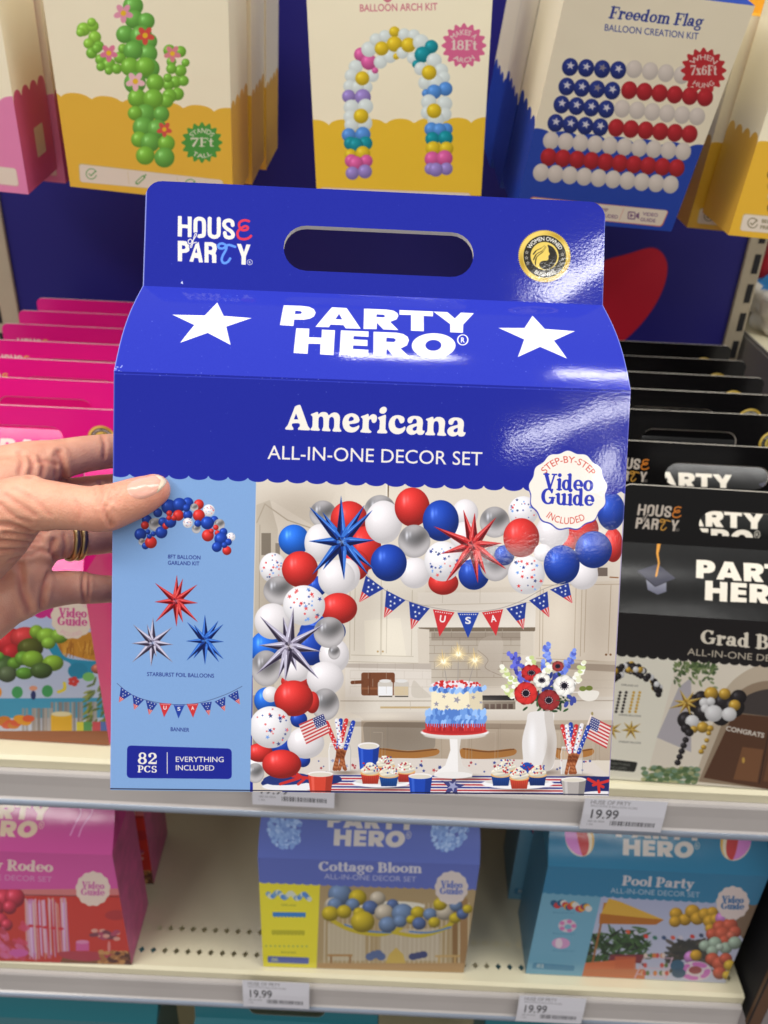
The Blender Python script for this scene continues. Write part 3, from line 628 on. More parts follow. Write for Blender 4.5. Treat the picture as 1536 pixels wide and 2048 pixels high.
    A.ell(909, 1464, 68, 11, (236, 230, 218)); A.ell(909, 1470, 62, 8, (214, 204, 188), .8); A.ell(909, 1461, 65, 9, (196, 50, 46)); A.rect(850, 1444, 970, 1460, (190, 44, 42)); A.ell(910, 1459, 59, 8, (178, 38, 38))
    A.rect(862, 1376, 964, 1430, (238, 222, 182)); A.poly([(936, 1376), (964, 1376), (964, 1430), (940, 1430)], (204, 186, 150), .6)
    for x, y, r in ((887, 1392, 5), (913, 1399, 8), (946, 1394, 5), (872, 1407, 6), (893, 1413, 5), (936, 1411, 5), (961, 1404, 4)): A.star(x, y, r, (150, 144, 150), R.uniform(-20, 20), .42)
    for row, y in enumerate((1425, 1437, 1446)):
        for x in np.arange(853+row, 970, 5): A.ell(x, y+R.uniform(-2, 2), 4, 8, R.choice([(112, 152, 206), (150, 186, 226), (84, 124, 186)]), rotd=R.uniform(-25, 25))
    for x in np.arange(852, 970, 4.5): A.stroke([(x, 1448), (x+R.uniform(-1, 1), 1460)], 3, R.choice([(190, 42, 44), (160, 30, 34), (208, 60, 56)]))
    A.ell(911, 1369, 50, 9, (232, 220, 214))
    for i in range(60):
        a = R.uniform(0, 6.28); q = math.sqrt(R.uniform(.15, 1)); A.ell(911+50*q*math.cos(a), 1367+7*q*math.sin(a), 2.8, 2.4, R.choice([(196, 40, 40), (196, 40, 40), (222, 90, 90), (238, 220, 216)]))
    for x in np.arange(861, 970, 3.6): A.ell(x, 1376+R.uniform(-3, 3)+4*math.sin((x-861)/109*math.pi), 3.6, 5, R.choice([(112, 152, 206), (160, 192, 228), (74, 112, 176)]))
    for x, y, bx in ((886, 1322, 893), (916, 1307, 915), (949, 1319, 937)):
        A.stroke([(x, y), (bx, 1364)], 1.4, (150, 140, 128)); A.ell(x, y, 24, 22, (244, 206, 130), .55, soft=1.)
        for i in range(30):
            a = R.uniform(0, 6.28); l = R.uniform(8, 20); A.stroke([(x, y), (x+l*math.cos(a), y+l*math.sin(a))], [1.4, .4], (250, 224, 160), .85)
        A.ell(x, y, 8, 8, (255, 246, 214), 1, soft=.8); A.stroke([(x, y), (x-3, y-24)], [1.6, .5], (240, 196, 110))
    # flowers and vase
    for sx, sy, ex, ey, n, cs, r in ((1050, 1388, 1018, 1302, 24, [(82, 84, 176), (104, 108, 200), (62, 62, 146)], 5), (1050, 1360, 1031, 1305, 16, [(92, 96, 190), (70, 72, 160)], 4.5), (1092, 1340, 1094, 1284, 22, [(110, 130, 206), (88, 104, 190), (136, 156, 220)], 5), (1120, 1350, 1152, 1300, 24, [(106, 126, 204), (128, 148, 216), (84, 98, 178)], 5), (1070, 1390, 1044, 1352, 14, [(70, 72, 160), (96, 100, 188)], 5.5)):
        A.stroke([(sx, sy), (ex, ey)], 1.6, (96, 110, 70))
        for i in range(n):
            t = i/n; A.ell(sx+(ex-sx)*t+R.uniform(-8, 8)*(1.1-t*.6), sy+(ey-sy)*t+R.uniform(-3, 3), r, r*.8, R.choice(cs), rotd=R.uniform(0, 180))
    for sx, sy, ex, ey, n in ((1040, 1380, 1000, 1332, 26), (1030, 1395, 1004, 1370, 14), (1150, 1370, 1166, 1325, 22), (1092, 1345, 1098, 1330, 16), (1062, 1332, 1060, 1314, 10)):
        for i in range(n):
            t = i/n; A.ell(sx+(ex-sx)*t+R.uniform(-9, 9)*(1.1-t*.7), sy+(ey-sy)*t+R.uniform(-4, 4), 5, 4.2, R.choice([(238, 232, 206), (226, 222, 180), (244, 240, 222), (196, 206, 130)]))
    for i in range(60): A.ell(1092+R.uniform(-52, 46), 1392+R.uniform(-20, 30), 6, 2.2, R.choice([(40, 66, 40), (56, 84, 46), (30, 48, 36), (48, 50, 92)]), rotd=R.uniform(0, 180))
    for i in range(18): A.ell(1105+R.uniform(-20, 20), 1362+R.uniform(-14, 20), 7, 3, R.choice([(44, 56, 110), (40, 60, 50), (60, 66, 136)]), rotd=R.uniform(0, 180))
    anemone(A, 1115, 1332, 12, (156, 60, 56), .8, 2)
    anemone(A, 1062, 1345, 21, (190, 44, 44), .66, 3); anemone(A, 1083, 1360, 18, (236, 228, 208), .75, 4); anemone(A, 1128, 1371, 23, (236, 228, 210), .95, 5)
    anemone(A, 1051, 1386, 24, (206, 48, 44), .95, 6); anemone(A, 1097, 1400, 23, (148, 44, 44), .9, 7)
    for x, y in ((1139, 1394), (1143, 1404), (1132, 1408), (1148, 1399)): A.ell(x, y, 7, 4, (60, 70, 140), rotd=R.uniform(0, 180))
    A.stroke([(1112, 1400), (1140, 1402)], 1.4, (70, 90, 56))
    A.poly(spline([(1060, 1424), (1104, 1424), (1107, 1445), (1113, 1480), (1109, 1520), (1098, 1541), (1052, 1540), (1045, 1510), (1044, 1478), (1052, 1445)], 5, True), (222, 213, 200)); A.ell(1064, 1480, 12, 56, (246, 240, 230), .7, soft=1.); A.poly(spline([(1088, 1424), (1104, 1424), (1107, 1445), (1113, 1480), (1109, 1520), (1098, 1541), (1080, 1541), (1094, 1490)], 4, True), (180, 166, 148), .55); A.ell(1098, 1500, 14, 46, (150, 134, 116), .4, soft=1.)
    A.stroke([(1140, 1384), (1185, 1384)], 2, (220, 212, 196)); A.blob([(1156, 1382), (1196, 1382), (1192, 1398), (1178, 1402), (1164, 1398)], (222, 212, 192)); A.ell(1165, 1377, 7, 5, (110, 120, 52)); A.ell(1178, 1376, 7, 5, (104, 112, 48))
    # left flag, jars, cups, plates
    A.stroke([(647, 1420), (664, 1465)], 3.5, (226, 206, 186)); A.ell(646.5, 1420, 2.4, 3.4, (176, 150, 84))
    usflag(A, [(646, 1427), (597, 1448), (612, 1488), (660, 1464)])
    minijar(A, 660, 698, 1486, 1542, [((653, 1445), (690, 1538), (196, 44, 44)), ((681, 1440), (672, 1538), (36, 60, 144)), ((692, 1440), (668, 1538), (196, 44, 44)), ((673, 1440), (688, 1536), (228, 218, 208)), ((706, 1444), (678, 1538), (32, 58, 150))])
    A.stroke([(1183, 1428), (1170, 1462)], 3.5, (226, 206, 186)); A.ell(1184, 1427, 2.4, 3.6, (150, 132, 84))
    usflag(A, [(1183, 1433), (1222, 1452), (1213, 1497), (1170, 1474)])
    minijar(A, 1124, 1162, 1494, 1548, [((1124, 1452), (1150, 1545), (196, 44, 44)), ((1141, 1448), (1148, 1545), (36, 60, 144)), ((1163, 1450), (1140, 1545), (226, 216, 206)), ((1152, 1452), (1132, 1546), (196, 44, 44)), ((1133, 1452), (1144, 1545), (228, 218, 208)), ((1176, 1454), (1142, 1545), (30, 56, 140))])
    tumbler(A, 715, 758, 1491, 1538, (26, 66, 164))
    A.ell(762, 1566, 58, 9, (236, 230, 220)); A.ell(762, 1563, 52, 6, (212, 204, 190))
    for x, y, w, c, sd in ((770, 1541, 36, (196, 60, 44), 3), (811, 1553, 36, (192, 56, 44), 4), (740, 1556, 38, (206, 62, 44), 1), (777, 1561, 38, (24, 74, 142), 2)): cupcake(A, x, y, w, c, sd)
    A.ell(1035, 1567, 72, 11, (236, 230, 220)); A.ell(1034, 1563, 64, 7, (212, 204, 190))
    for x, y, w, c, sd, ic in ((1054, 1553, 34, (24, 56, 130), 5, (34, 72, 160)), (1013, 1548, 36, (26, 62, 130), 8, (238, 226, 196)), (1001, 1560, 38, (26, 66, 136), 6, (238, 226, 196)), (1074, 1560, 36, (24, 54, 116), 9, (238, 226, 196)), (1038, 1566, 38, (214, 70, 48), 7, (240, 228, 200))): cupcake(A, x, y, w, c, sd, ic)
    A.blob([(526, 1560), (560, 1546), (620, 1550), (676, 1552), (674, 1566), (600, 1574), (530, 1572)], (30, 44, 98)); A.ell(580, 1573, 56, 9, (230, 224, 216)); A.blob([(526, 1558), (560, 1546), (612, 1549), (610, 1566), (545, 1570)], (34, 50, 108))
    for p in ([(560, 1568), (598, 1556)], [(594, 1548), (608, 1558), (596, 1568)], [(585, 1552), (616, 1556)]): A.stroke(p, 6, (196, 44, 40))
    tumbler(A, 615, 666, 1548, 1586, (206, 66, 46)); tumbler(A, 816, 864, 1552, 1590, (26, 66, 160))
    A.blob([(1120, 1562), (1160, 1552), (1230, 1558), (1230, 1584), (1150, 1584)], (32, 38, 88)); A.ell(1200, 1588, 40, 6, (226, 218, 210))
    for p in ([(1176, 1558), (1206, 1574)], [(1186, 1570), (1222, 1560)], [(1196, 1562), (1198, 1584)]): A.stroke(p, 6, (200, 44, 40))
    tumbler(A, 1122, 1172, 1559, 1594, (170, 160, 148))
    # ---- balloons of the garland, back to front
    L = [(646, 1028, 27, 27, 'silver'), (930, 1026, 26, 28, 'white'), (760, 1022, 32, 32, 'silver'), (698, 1039, 37, 37, 'red'), (730, 1096, 32, 44, 'red'), (712, 1130, 26, 30, 'red'), (829, 1145, 31, 31, 'white'), (690, 1150, 30, 34, 'white'),
         (634, 1172, 20, 20, 'blue'), (645, 1262, 46, 30, 'blue'), (530, 1296, 30, 34, 'sky'), (622, 1290, 32, 40, 'blue'), (668, 1310, 30, 35, 'white'), (592, 1362, 30, 20, 'red'), (590, 1340, 32, 24, 'white'), (886, 1165, 30, 24, 'red'), (1163, 1058, 34, 34, 'red'), (1138, 1085, 17, 17, 'red'), (1226, 1090, 20, 34, 'red'), (1222, 1022, 28, 38, 'blue'),
         (1165, 1148, 31, 31, 'white'), (1105, 1062, 33, 34, 'white'), (1046, 1022, 30, 30, 'starry'), (947, 1148, 31, 31, 'blue'), (990, 1126, 31, 36, 'silver'), (928, 1075, 28, 32, 'white'), (989, 1044, 30, 31, 'silver'), (1008, 1110, 20, 20, 'blue'),
         (588, 1080, 31, 31, 'sky'), (639, 1086, 30, 38, 'white'), (767, 1044, 37, 43, 'white'), (824, 1014, 35, 39, 'red'), (881, 1041, 36, 41, 'blue'), (828, 1082, 32, 33, 'silver'), (777, 1125, 36, 37, 'blue'), (546, 1135, 27, 30, 'starry'), (557, 1181, 30, 29, 'silver'), (600, 1138, 36, 36, 'red'), (673, 1156, 37, 37, 'white'), (677, 1216, 37, 31, 'red'),
         (545, 1242, 36, 36, 'white'), (608, 1210, 42, 40, 'starry'), (658, 1264, 31, 31, 'silver'), (885, 1122, 37, 40, 'starry'), (1052, 1149, 37, 39, 'starry'), (1042, 1075, 36, 39, 'red'), (1085, 1105, 18, 18, 'white'), (1123, 1129, 36, 39, 'blue'), (1187, 1099, 37, 37, 'blue'),
         (532, 1336, 30, 36, 'silver'), (650, 1356, 37, 34, 'white'), (532, 1400, 24, 26, 'sky'), (541, 1388, 16, 16, 'white'), (650, 1408, 28, 32, 'silver'), (624, 1404, 14, 22, 'red'), (565, 1492, 24, 18, 'blue'), (605, 1520, 15, 14, 'blue'), (512, 1530, 18, 18, 'white'), (611, 1485, 37, 32, 'white'), (597, 1438, 17, 16, 'blue'), (587, 1396, 39, 36, 'red'),
         (519, 1505, 26, 19, 'red'), (541, 1454, 42, 42, 'starry'), (510, 1546, 18, 20, 'silver'), (563, 1528, 39, 29, 'red'), (668, 1304, 12, 14, 'silver')]
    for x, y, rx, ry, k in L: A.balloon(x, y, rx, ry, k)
    usflag(A, [(646, 1427), (597, 1448), (612, 1488), (660, 1464)])
    # pennant string
    A.stroke(spline([(734, 1150), (770, 1180), (818, 1202), (880, 1217), (935, 1222), (990, 1218), (1040, 1202), (1085, 1178), (1130, 1163)]), 1.2, (150, 140, 130))
    o2, k2, o3, k3 = (500, 940), 4.042, (840, 880), 3.657
    for o, k, a, b, t, kind, ch in ((o2, k2, (935, 850), (1080, 955), (878, 1070), 'flag', 0), (o2, k2, (1100, 970), (1255, 1050), (1080, 1195), 'flag', 0), (o2, k2, (1283, 1060), (1450, 1115), (1300, 1290), 'flag', 0), (o3, k3, (92, 1235), (250, 1258), (140, 1435), 'red', 'U'), (o3, k3, (270, 1260), (428, 1260), (348, 1445), 'blue', 'S'), (o3, k3, (450, 1258), (605, 1235), (553, 1430), 'red', 'A'), (o3, k3, (628, 1230), (775, 1185), (755, 1385), 'flag', 0), (o3, k3, (795, 1172), (930, 1105), (945, 1298), 'flag', 0), (o3, k3, (948, 1092), (1085, 1045), (1115, 1195), 'flag', 0)):
        q = X(o, k, [a, b, t]); pennant(A, q[0], q[1], q[2], kind, ch)
    # starbursts
    A.spiky(683, 1083, [(646, 1139), (645, 1024), (749, 1139), (682, 991), (729, 1010), (745, 1020), (749, 1080), (736, 1149), (688, 1159), (624, 1149), (617, 1082), (619, 1014)], 9, *BLU3)
    A.spiky(945, 1090, [(881, 1107), (926, 1019), (949, 1025), (992, 1034), (866, 1052), (1004, 1086), (1012, 1138), (971, 1148), (955, 1166), (889, 1166)], 8.5, *RED3)
    A.spiky(578, 1292, [(593, 1341), (566, 1233), (587, 1215), (647, 1248), (520, 1232), (517, 1290), (642, 1302), (512, 1348), (637, 1357), (556, 1357), (570, 1363)], 9, *SIL3)
    # ---- pale column
    LB = (124, 157, 193)
    A.poly([(200, 930), (513, 930), (499, 1600), (200, 1600)], LB)
    for x, y, r, k in ((316, 1026, 9, 'blue'), (294, 1040, 10, 'blue'), (310, 1049, 13, 'silver'), (290, 1051, 8, 'red'), (326, 1044, 9, 'blue'), (323, 1065, 12, 'blue'), (281, 1069, 12, 'blue'), (284, 1084, 7, 'silver'), (291, 1092, 7, 'blue'), (302, 1085, 12, 'red'), (296, 1064, 5, 'blue'), (307, 1068, 5, 'blue'), (299, 1073, 5, 'blue'), (332, 1052, 7, 'red'),
                       (338, 1014, 15, 'blue'), (376, 1006, 11, 'blue'), (359, 1010, 14, 'blue'), (398, 1009, 10, 'red'), (418, 1021, 12, 'starry'), (389, 1015, 8, 'silver'), (341, 1044, 12, 'blue'), (357, 1031, 11, 'red'), (339, 1027, 6, 'red'), (338, 1036, 5, 'red'), (348, 1036, 5.5, 'red'), (376, 1030, 9.5, 'blue'), (373, 1016, 7.5, 'blue'), (398, 1031, 12, 'red'), (376, 1046, 10, 'starry'), (429, 1040, 8, 'blue'), (393, 1058, 9, 'silver'), (396, 1047, 7, 'blue'), (439, 1049, 11, 'silver'), (416, 1071, 12, 'red'), (415, 1046, 13, 'blue'), (432, 1055, 5.5, 'red'), (423, 1062, 5, 'red'), (435, 1066, 5.5, 'red'), (447, 1064, 8, 'blue'), (462, 1074, 9, 'starry'), (442, 1078, 13, 'blue'), (454, 1101, 9, 'red'), (434, 1094, 10, 'blue'), (457, 1084, 7, 'blue'), (449, 1090, 6, 'blue')):
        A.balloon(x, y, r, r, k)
    INK = (30, 42, 110)
    A.text('8FT BALLOON', (336, 1117), (401, 1119), 8.2, INK, .004); A.text('GARLAND KIT', (336, 1129.5), (399, 1131), 8.2, INK, .004)
    A.spiky(352, 1202, [(354, 1150), (366, 1157), (395, 1169), (396, 1206), (396, 1244), (366, 1245), (353, 1253), (311, 1244), (309, 1204), (310, 1166)], 6, *RED3)
    A.spiky(305, 1286, [(306, 1234), (294, 1248), (345, 1254), (347, 1289), (346, 1325), (302, 1333), (264, 1325), (263, 1287), (266, 1249), (313, 1314)], 6, *SIL3)
    A.spiky(410, 1281, [(410, 1229), (437, 1241), (447, 1248), (448, 1283), (447, 1318), (438, 1324), (410, 1329), (387, 1317), (373, 1321), (372, 1282), (374, 1244), (388, 1249)], 6, *BLU3)
    A.text('STARBURST FOIL BALLOONS', (294, 1352), (428, 1355), 8.2, INK, .004)
    A.stroke(spline([(234, 1367), (262, 1389), (300, 1402), (350, 1409), (400, 1405), (450, 1389), (484, 1372)]), 1., (70, 80, 110))
    o, k = (220, 920), 3.013
    for a, b, t, kind, ch in (((65, 1370), (130, 1412), (52, 1462), 'flag', 0), ((135, 1415), (205, 1445), (145, 1507), 'flag', 0), ((215, 1447), (285, 1468), (235, 1537), 'flag', 0), ((297, 1465), (370, 1468), (325, 1550), 'red', 'U'), ((382, 1473), (450, 1473), (412, 1557), 'blue', 'S'), ((462, 1470), (532, 1467), (500, 1552), 'red', 'A'), ((545, 1465), (613, 1455), (597, 1540), 'flag', 0), ((630, 1455), (695, 1425), (692, 1513), 'flag', 0), ((710, 1420), (770, 1385), (783, 1472), 'flag', 0)):
        q = X(o, k, [a, b, t]); pennant(A, q[0], q[1], q[2], kind, ch)
    A.text('BANNER', (341, 1462), (378, 1463.5), 8.2, INK, .004)
    A.rrect([(254, 1491), (463, 1497), (463, 1558), (253, 1556)], 9, (22, 32, 130))
    A.slab('82', (274, 1528), (314, 1529), 16.5, PAPER, fat=1.0); A.slab('PCS', (274, 1544.5), (314, 1545.5), 9.6, PAPER, fat=1.05)
    A.stroke([(334, 1505), (334, 1547)], 1.6, PAPER)
    A.text('EVERYTHING', (351, 1523.5), (447, 1524), 11, PAPER, .012); A.text('INCLUDED', (351, 1540.5), (428, 1541), 11, PAPER, .012)
    # ---- header
    scallop(A, BG, 180, 943.3, 1300, 981.5, 39.3, 259.8, 9.5, 700)
    title_word(A, PAPER)
    A.text('ALL-IN-ONE DECOR SET', (535, 918), (964, 931), 28.5, PAPER, .004)
    video_badge(A, 1136, 980, 79, (238, 226, 204), (44, 54, 160), (206, 84, 70), rim=(50, 56, 150))
    # worn creases and dust
    A.stroke([(228, 748), (1262, 785)], 1.6, (70, 82, 200), .5)
    for i in range(46):
        x = R.uniform(235, 1250); t = (x-228)/1034; A.ell(x, 745+t*37+R.uniform(-1, 5), R.uniform(.5, 1.3), .6, (190, 196, 230), R.uniform(.2, .7))
    for i in range(70): A.ell(R.uniform(232, 1250), R.uniform(760, 930), R.uniform(.4, 1.0), None, (150, 160, 220), R.uniform(.15, .5))
    A.stroke([(229, 745), (221, 1580)], 2.2, (150, 160, 205), .45); A.stroke([(1261, 782), (1217, 1592)], 3.0, (120, 110, 170), .5)
    A.stroke([(220, 1577.5), (1217, 1589.5)], 2.2, (24, 22, 40), .9)
    return A.done('print_front_stars', .006)
# ------------------------------------------------------------------ artwork of the cartons on the shelves and hooks
CREAM = (246, 231, 188)
def bumps(A, x0, y0, x1, y1, n, depth, c, bot):
    """coloured field with a scalloped upper edge"""
    u = np.linspace(0, 1, n*12); v = (u*n) % 1
    xs = x0+(x1-x0)*u; ys = y0+(y1-y0)*u-depth*np.sqrt(np.clip(1-(2*v-1)**2, 0, 1))
    A.poly(list(zip(xs, ys))+[(x1+40, bot), (x0-40, bot)], c)
def spikebadge(A, cx, cy, r, c, ink, a, b, d, sz=.42):
    A.badge(cx, cy, r, c, 16, .09)
    A.arctext(a, cx, cy+r*.1, r*.58, -52, 52, r*.24, ink, .02)
    A.slab(b, (cx-r*.58, cy+r*.18), (cx+r*.58, cy+r*.2), r*.3, ink)
    A.arctext(d, cx, cy-r*.05, r*.8, 218, 142, r*.22, ink, .02, inside=True)
def infostrip(A, q, ink, words, rim):
    A.rrect(q, 7, rim); c = np.array(q, float); m = c.mean(0); A.rrect(m+(c-m)*np.array([.988, .93]), 6, (226, 206, 176))
    for i, w in enumerate(words):
        t = .04+i*.34; P = lambda u, v: (c[0]*(1-u)+c[1]*u)*(1-v)+(c[3]*(1-u)+c[2]*u)*v
        p = P(t+.045, .5); h = np.linalg.norm(c[3]-c[0])
        if w[0] == 'check':
            a = np.linspace(.3, 5.9, 20); A.stroke(np.stack([p[0]+h*.27*np.cos(a), p[1]+h*.27*np.sin(a)], 1), h*.05, ink); A.stroke([p+np.array([-h*.12, 0]), p+np.array([-h*.02, h*.1]), p+np.array([h*.24, -h*.16])], h*.06, ink)
        elif w[0] == 'cam':
            k = h*.3; A.rrect([p+np.array(v)*k for v in ((-1, -.8), (.45, -.7), (.4, .8), (-1.1, .7))], k*.3, ink); A.rrect([p+np.array(v)*k for v in ((-.8, -.55), (.25, -.5), (.2, .55), (-.88, .5))], k*.2, (226, 206, 176)); A.poly([p+np.array(v)*k for v in ((-.55, -.42), (.1, .02), (-.6, .4))], ink); A.poly([p+np.array(v)*k for v in ((.55, -.2), (1.15, -.6), (1.1, .7), (.52, .3))], ink)
        else:
            A.stroke([p+np.array([-h*.2, h*.2]), p+np.array([h*.15, -h*.12])], h*.2, ink); A.stroke([p+np.array([-h*.17, h*.17]), p+np.array([h*.12, -h*.1])], h*.1, (226, 206, 176)); A.stroke([p+np.array([h*.15, -h*.12]), p+np.array([h*.27, -h*.24])], h*.06, ink)
        for k, s in enumerate(w[1:]):
            a = P(t+.11, .44+.34*k); b = P(t+.11+.022*len(s), .44+.34*k); A.text(s, a, b, h*.21, w and ink, .01)
        if i < len(words)-1: A.stroke([P(t+.30, .15), P(t+.30, .85)], .8, rim)
def art_cactus():
    A = Art([(68.8, -114.3), (454, -70.7), (466.4, 409), (140.7, 372.9)], 480, 600, CREAM)
    Y = (232, 178, 56); bumps(A, 60, 190, 490, 232, 7, 13, Y, 460)
    k = 2.477; G = lambda x, y, r, g, ry=None: A.balloon(x/k, y/k, r/k, (ry or r)/k, g, flat=.45)
    g1, g2, g3 = (128, 190, 56), (150, 206, 62), (110, 178, 66); R = random.Random(5)
    for x, y, r in ((415, 145, 34), (460, 130, 30), (400, 160, 22), (455, 110, 22), (470, 185, 32), (440, 215, 26), (490, 228, 26), (455, 262, 28), (480, 240, 24), (500, 295, 28), (540, 320, 34), (500, 330, 22), (580, 340, 26), (595, 285, 30), (610, 240, 24), (540, 350, 20)):
        G(x, y, r, g2 if y < 220 else g1)
    for x, y, r in ((840, 250, 30), (895, 255, 28), (920, 310, 20), (850, 305, 24), (895, 350, 30), (850, 340, 26), (870, 405, 30), (910, 400, 26), (835, 420, 28), (880, 465, 32), (840, 475, 36), (825, 500, 34), (832, 385, 22)):
        G(x, y, r, g1)
    for x, y, r in ((660, 30, 50), (665, 95, 46), (725, 105, 42), (620, 170, 44), (700, 180, 55), (740, 205, 40), (735, 265, 46), (660, 250, 48), (645, 330, 46), (740, 340, 52), (720, 330, 48), (670, 410, 54), (770, 410, 44), (680, 485, 46), (760, 490, 50), (720, 565, 50), (800, 565, 40), (670, 560, 36), (710, 630, 52), (780, 640, 50), (690, 690, 40), (745, 705, 48), (825, 710, 42), (720, 770, 46), (815, 780, 50)):
        G(x, y, r, R.choice([g1, g3, g3]))
    for x, y, r, c in ((612, 65, 46, (230, 150, 160)), (720, 175, 44, (214, 78, 62)), (540, 262, 42, (226, 120, 140)), (855, 265, 40, (222, 130, 130)), (672, 402, 46, (240, 184, 178)), (815, 640, 36, (214, 84, 66))):
        for i in range(5):
            a = i*1.257+.3; A.ell((x+r*.58*math.cos(a))/k, (y+r*.58*math.sin(a))/k, r*.5/k, r*.32/k, c, rotd=math.degrees(a))
        A.ell(x/k, y/k, r*.3/k, None, (236, 184, 40))
    spikebadge(A, 404, 285, 41, (78, 150, 60), (222, 214, 176), 'STANDS', '7Ft', 'TALL')
    infostrip(A, [(157, 326), (446, 360), (452, 392), (159, 364)], (100, 150, 80), [('check',), ('tube',), ('check',)], (206, 180, 110))
    return A.done('print_cactus')
def art_arch():
    A = Art([(607.8, -103.2), (991.3, -104.7), (962, 391.9), (633.4, 386.7)], 480, 620, CREAM)
    bumps(A, 600, 254, 1000, 248, 7, 14, (234, 186, 48), 460)
    k = 2.844; f = lambda x, y: (520+x/k, y/k)
    A.text('BALLOON ARCH KIT', (720, 23), (875, 20), 15, (206, 110, 120), .01)
    A.stroke(spline([(776, -16), (782, -4), (775, 2), (768, -3)]), 5, (206, 110, 120))
    c = {'w': (226, 230, 212), 'y': (232, 194, 36), 't': (24, 144, 146), 'b': (88, 146, 206), 'p': (226, 96, 150), 'v': (160, 134, 190)}
    for x, y, r, t in ((575, 310, 40, 'p'), (545, 380, 40, 'w'), (520, 430, 38, 'w'), (510, 490, 36, 'w'), (640, 430, 36, 'w'), (600, 495, 40, 'w'), (555, 495, 36, 'w'), (582, 445, 40, 'y'), (620, 352, 45, 'p'), (655, 400, 18, 'p'), (620, 280, 44, 'w'), (685, 352, 38, 'w'), (660, 225, 36, 'w'), (710, 205, 34, 'w'), (740, 320, 38, 'w'), (692, 275, 40, 'y'), (765, 180, 30, 'y'), (765, 250, 44, 'y'), (775, 320, 18, 'y'), (820, 195, 34, 'w'), (875, 200, 34, 'w'), (810, 300, 34, 'w'), (845, 255, 42, 'y'), (915, 240, 46, 'w'), (870, 330, 34, 'w'), (975, 265, 38, 't'), (925, 310, 46, 't'), (890, 365, 24, 't'),
                       (990, 345, 44, 'w'), (915, 390, 38, 'w'), (1030, 400, 40, 'w'), (1045, 440, 36, 'w'), (940, 470, 40, 'w'), (1000, 470, 44, 'w'), (962, 412, 42, 'y'), (1055, 505, 40, 'b'), (945, 530, 24, 'b'), (990, 522, 42, 'b'), (960, 580, 44, 'w'), (1050, 590, 44, 'w'), (955, 640, 40, 'w'), (1050, 650, 40, 'w'), (1000, 680, 48, 'w'), (990, 630, 42, 'y'),
                       (505, 548, 38, 'v'), (585, 552, 46, 'v'), (520, 610, 44, 'w'), (600, 605, 44, 'w'), (515, 665, 40, 'w'), (595, 700, 44, 'w'), (520, 710, 40, 'w'), (575, 660, 42, 'y'),
                       (505, 768, 40, 'b'), (585, 765, 44, 'b'), (515, 815, 38, 't'), (600, 815, 40, 't'), (545, 825, 42, 't'), (515, 880, 34, 'y'), (585, 872, 42, 'y'), (520, 915, 38, 'p'), (605, 915, 36, 'p'), (545, 930, 42, 'p'), (525, 985, 38, 'v'), (597, 975, 40, 'v'),
                       (975, 735, 40, 'b'), (1060, 735, 36, 'b'), (1020, 740, 40, 'b'), (980, 790, 40, 't'), (1055, 785, 42, 't'), (985, 845, 42, 'y'), (1060, 845, 40, 'y'), (980, 905, 44, 'p'), (1050, 900, 46, 'p'), (970, 960, 34, 'v'), (1060, 960, 36, 'v'), (1000, 965, 40, 'v')):
        p = f(x, y); A.balloon(p[0], p[1], r/k, r/k*1.0, c[t], glow=.6, flat=.45)
    spikebadge(A, 928, 91, 45, (214, 100, 130), (226, 206, 180), 'MAKES A', '18Ft', 'ARCH')
    infostrip(A, [(640, 374), (942, 386), (942, 412), (640, 404)], (214, 120, 130), [('check',), ('tube',), ('cam',)], (220, 170, 120))
    return A.done('print_arch')
def art_freedom():
    A = Art([(1135.2, -32.6), (1510.6, 11.7), (1342.8, 463.1), (1027.9, 435.4)], 520, 640, (242, 225, 184))
    bumps(A, 1050, 268, 1430, 306, 7, 14, (34, 66, 152), 500)
    N = (48, 62, 132)
    A.slab('Freedom Flag', (1216, 36), (1404, 55), 17, N, slant=.18, fat=.85)
    A.text('BALLOON CREATION KIT', (1209, 61), (1396, 79), 14, N, .0)
    rows = [((1140, 134), (1236, 140), 4, 'n'), ((1133, 173), (1224, 181), 4, 'n'), ((1123, 209), (1212, 218), 4, 'n'), ((1111, 246), (1200, 254), 4, 'n'),
            ((1268, 138), (1395, 154), 5, 'w'), ((1258, 180), (1410, 195), 6, 'r'), ((1244, 217), (1394, 233), 6, 'w'), ((1232, 255), (1379, 268), 6, 'r'),
            ((1102, 281), (1366, 303), 10, 'w'), ((1097, 314), (1353, 336), 10, 'r'), ((1082, 345), (1341, 369), 10, 'w')]
    for a, b, n, c in rows:
        for i in range(n):
            t = i/(n-1); x, y = a[0]+(b[0]-a[0])*t, a[1]+(b[1]-a[1])*t
            A.balloon(x, y, 16, 18, {'n': (34, 52, 124), 'w': (226, 208, 184), 'r': (190, 36, 42)}[c], rotd=14, glow=.25, flat=.4)
            if c == 'n': A.star(x+1, y-3, 9, (216, 206, 200) if (i*3+int(y)) % 4 else (140, 128, 130), 8+7*i, .42)
    spikebadge(A, 1407, 141, 46, (190, 40, 44), (230, 204, 180), 'WHEN', '7x6Ft', 'HUNG')
    infostrip(A, [(1062, 393), (1338, 421), (1324, 454), (1050, 426)], (120, 84, 110), [('check', 'BEGINNER', 'FRIENDLY'), ('tube', 'PUMP', 'INCLUDED'), ('cam', 'VIDEO', 'GUIDE')], (214, 120, 90))
    return A.done('print_freedom')
def art_hang_pink():
    A = Art([(-380, -123), (6, -89), (62, 376), (-267, 349)], 300, 400, CREAM)
    bumps(A, -400, 180, 70, 205, 8, 16, (226, 130, 160), 460)
    for i in range(30): A.balloon(-250+i*6, 60+40*math.sin(i*.7), 18, 18, (226, 120, 160))
    infostrip(A, [(-230, 300), (40, 326), (44, 362), (-226, 336)], (206, 130, 130), [('check',), ('tube',), ('cam',)], (214, 160, 150))
    return A.done('print_hang_pink')
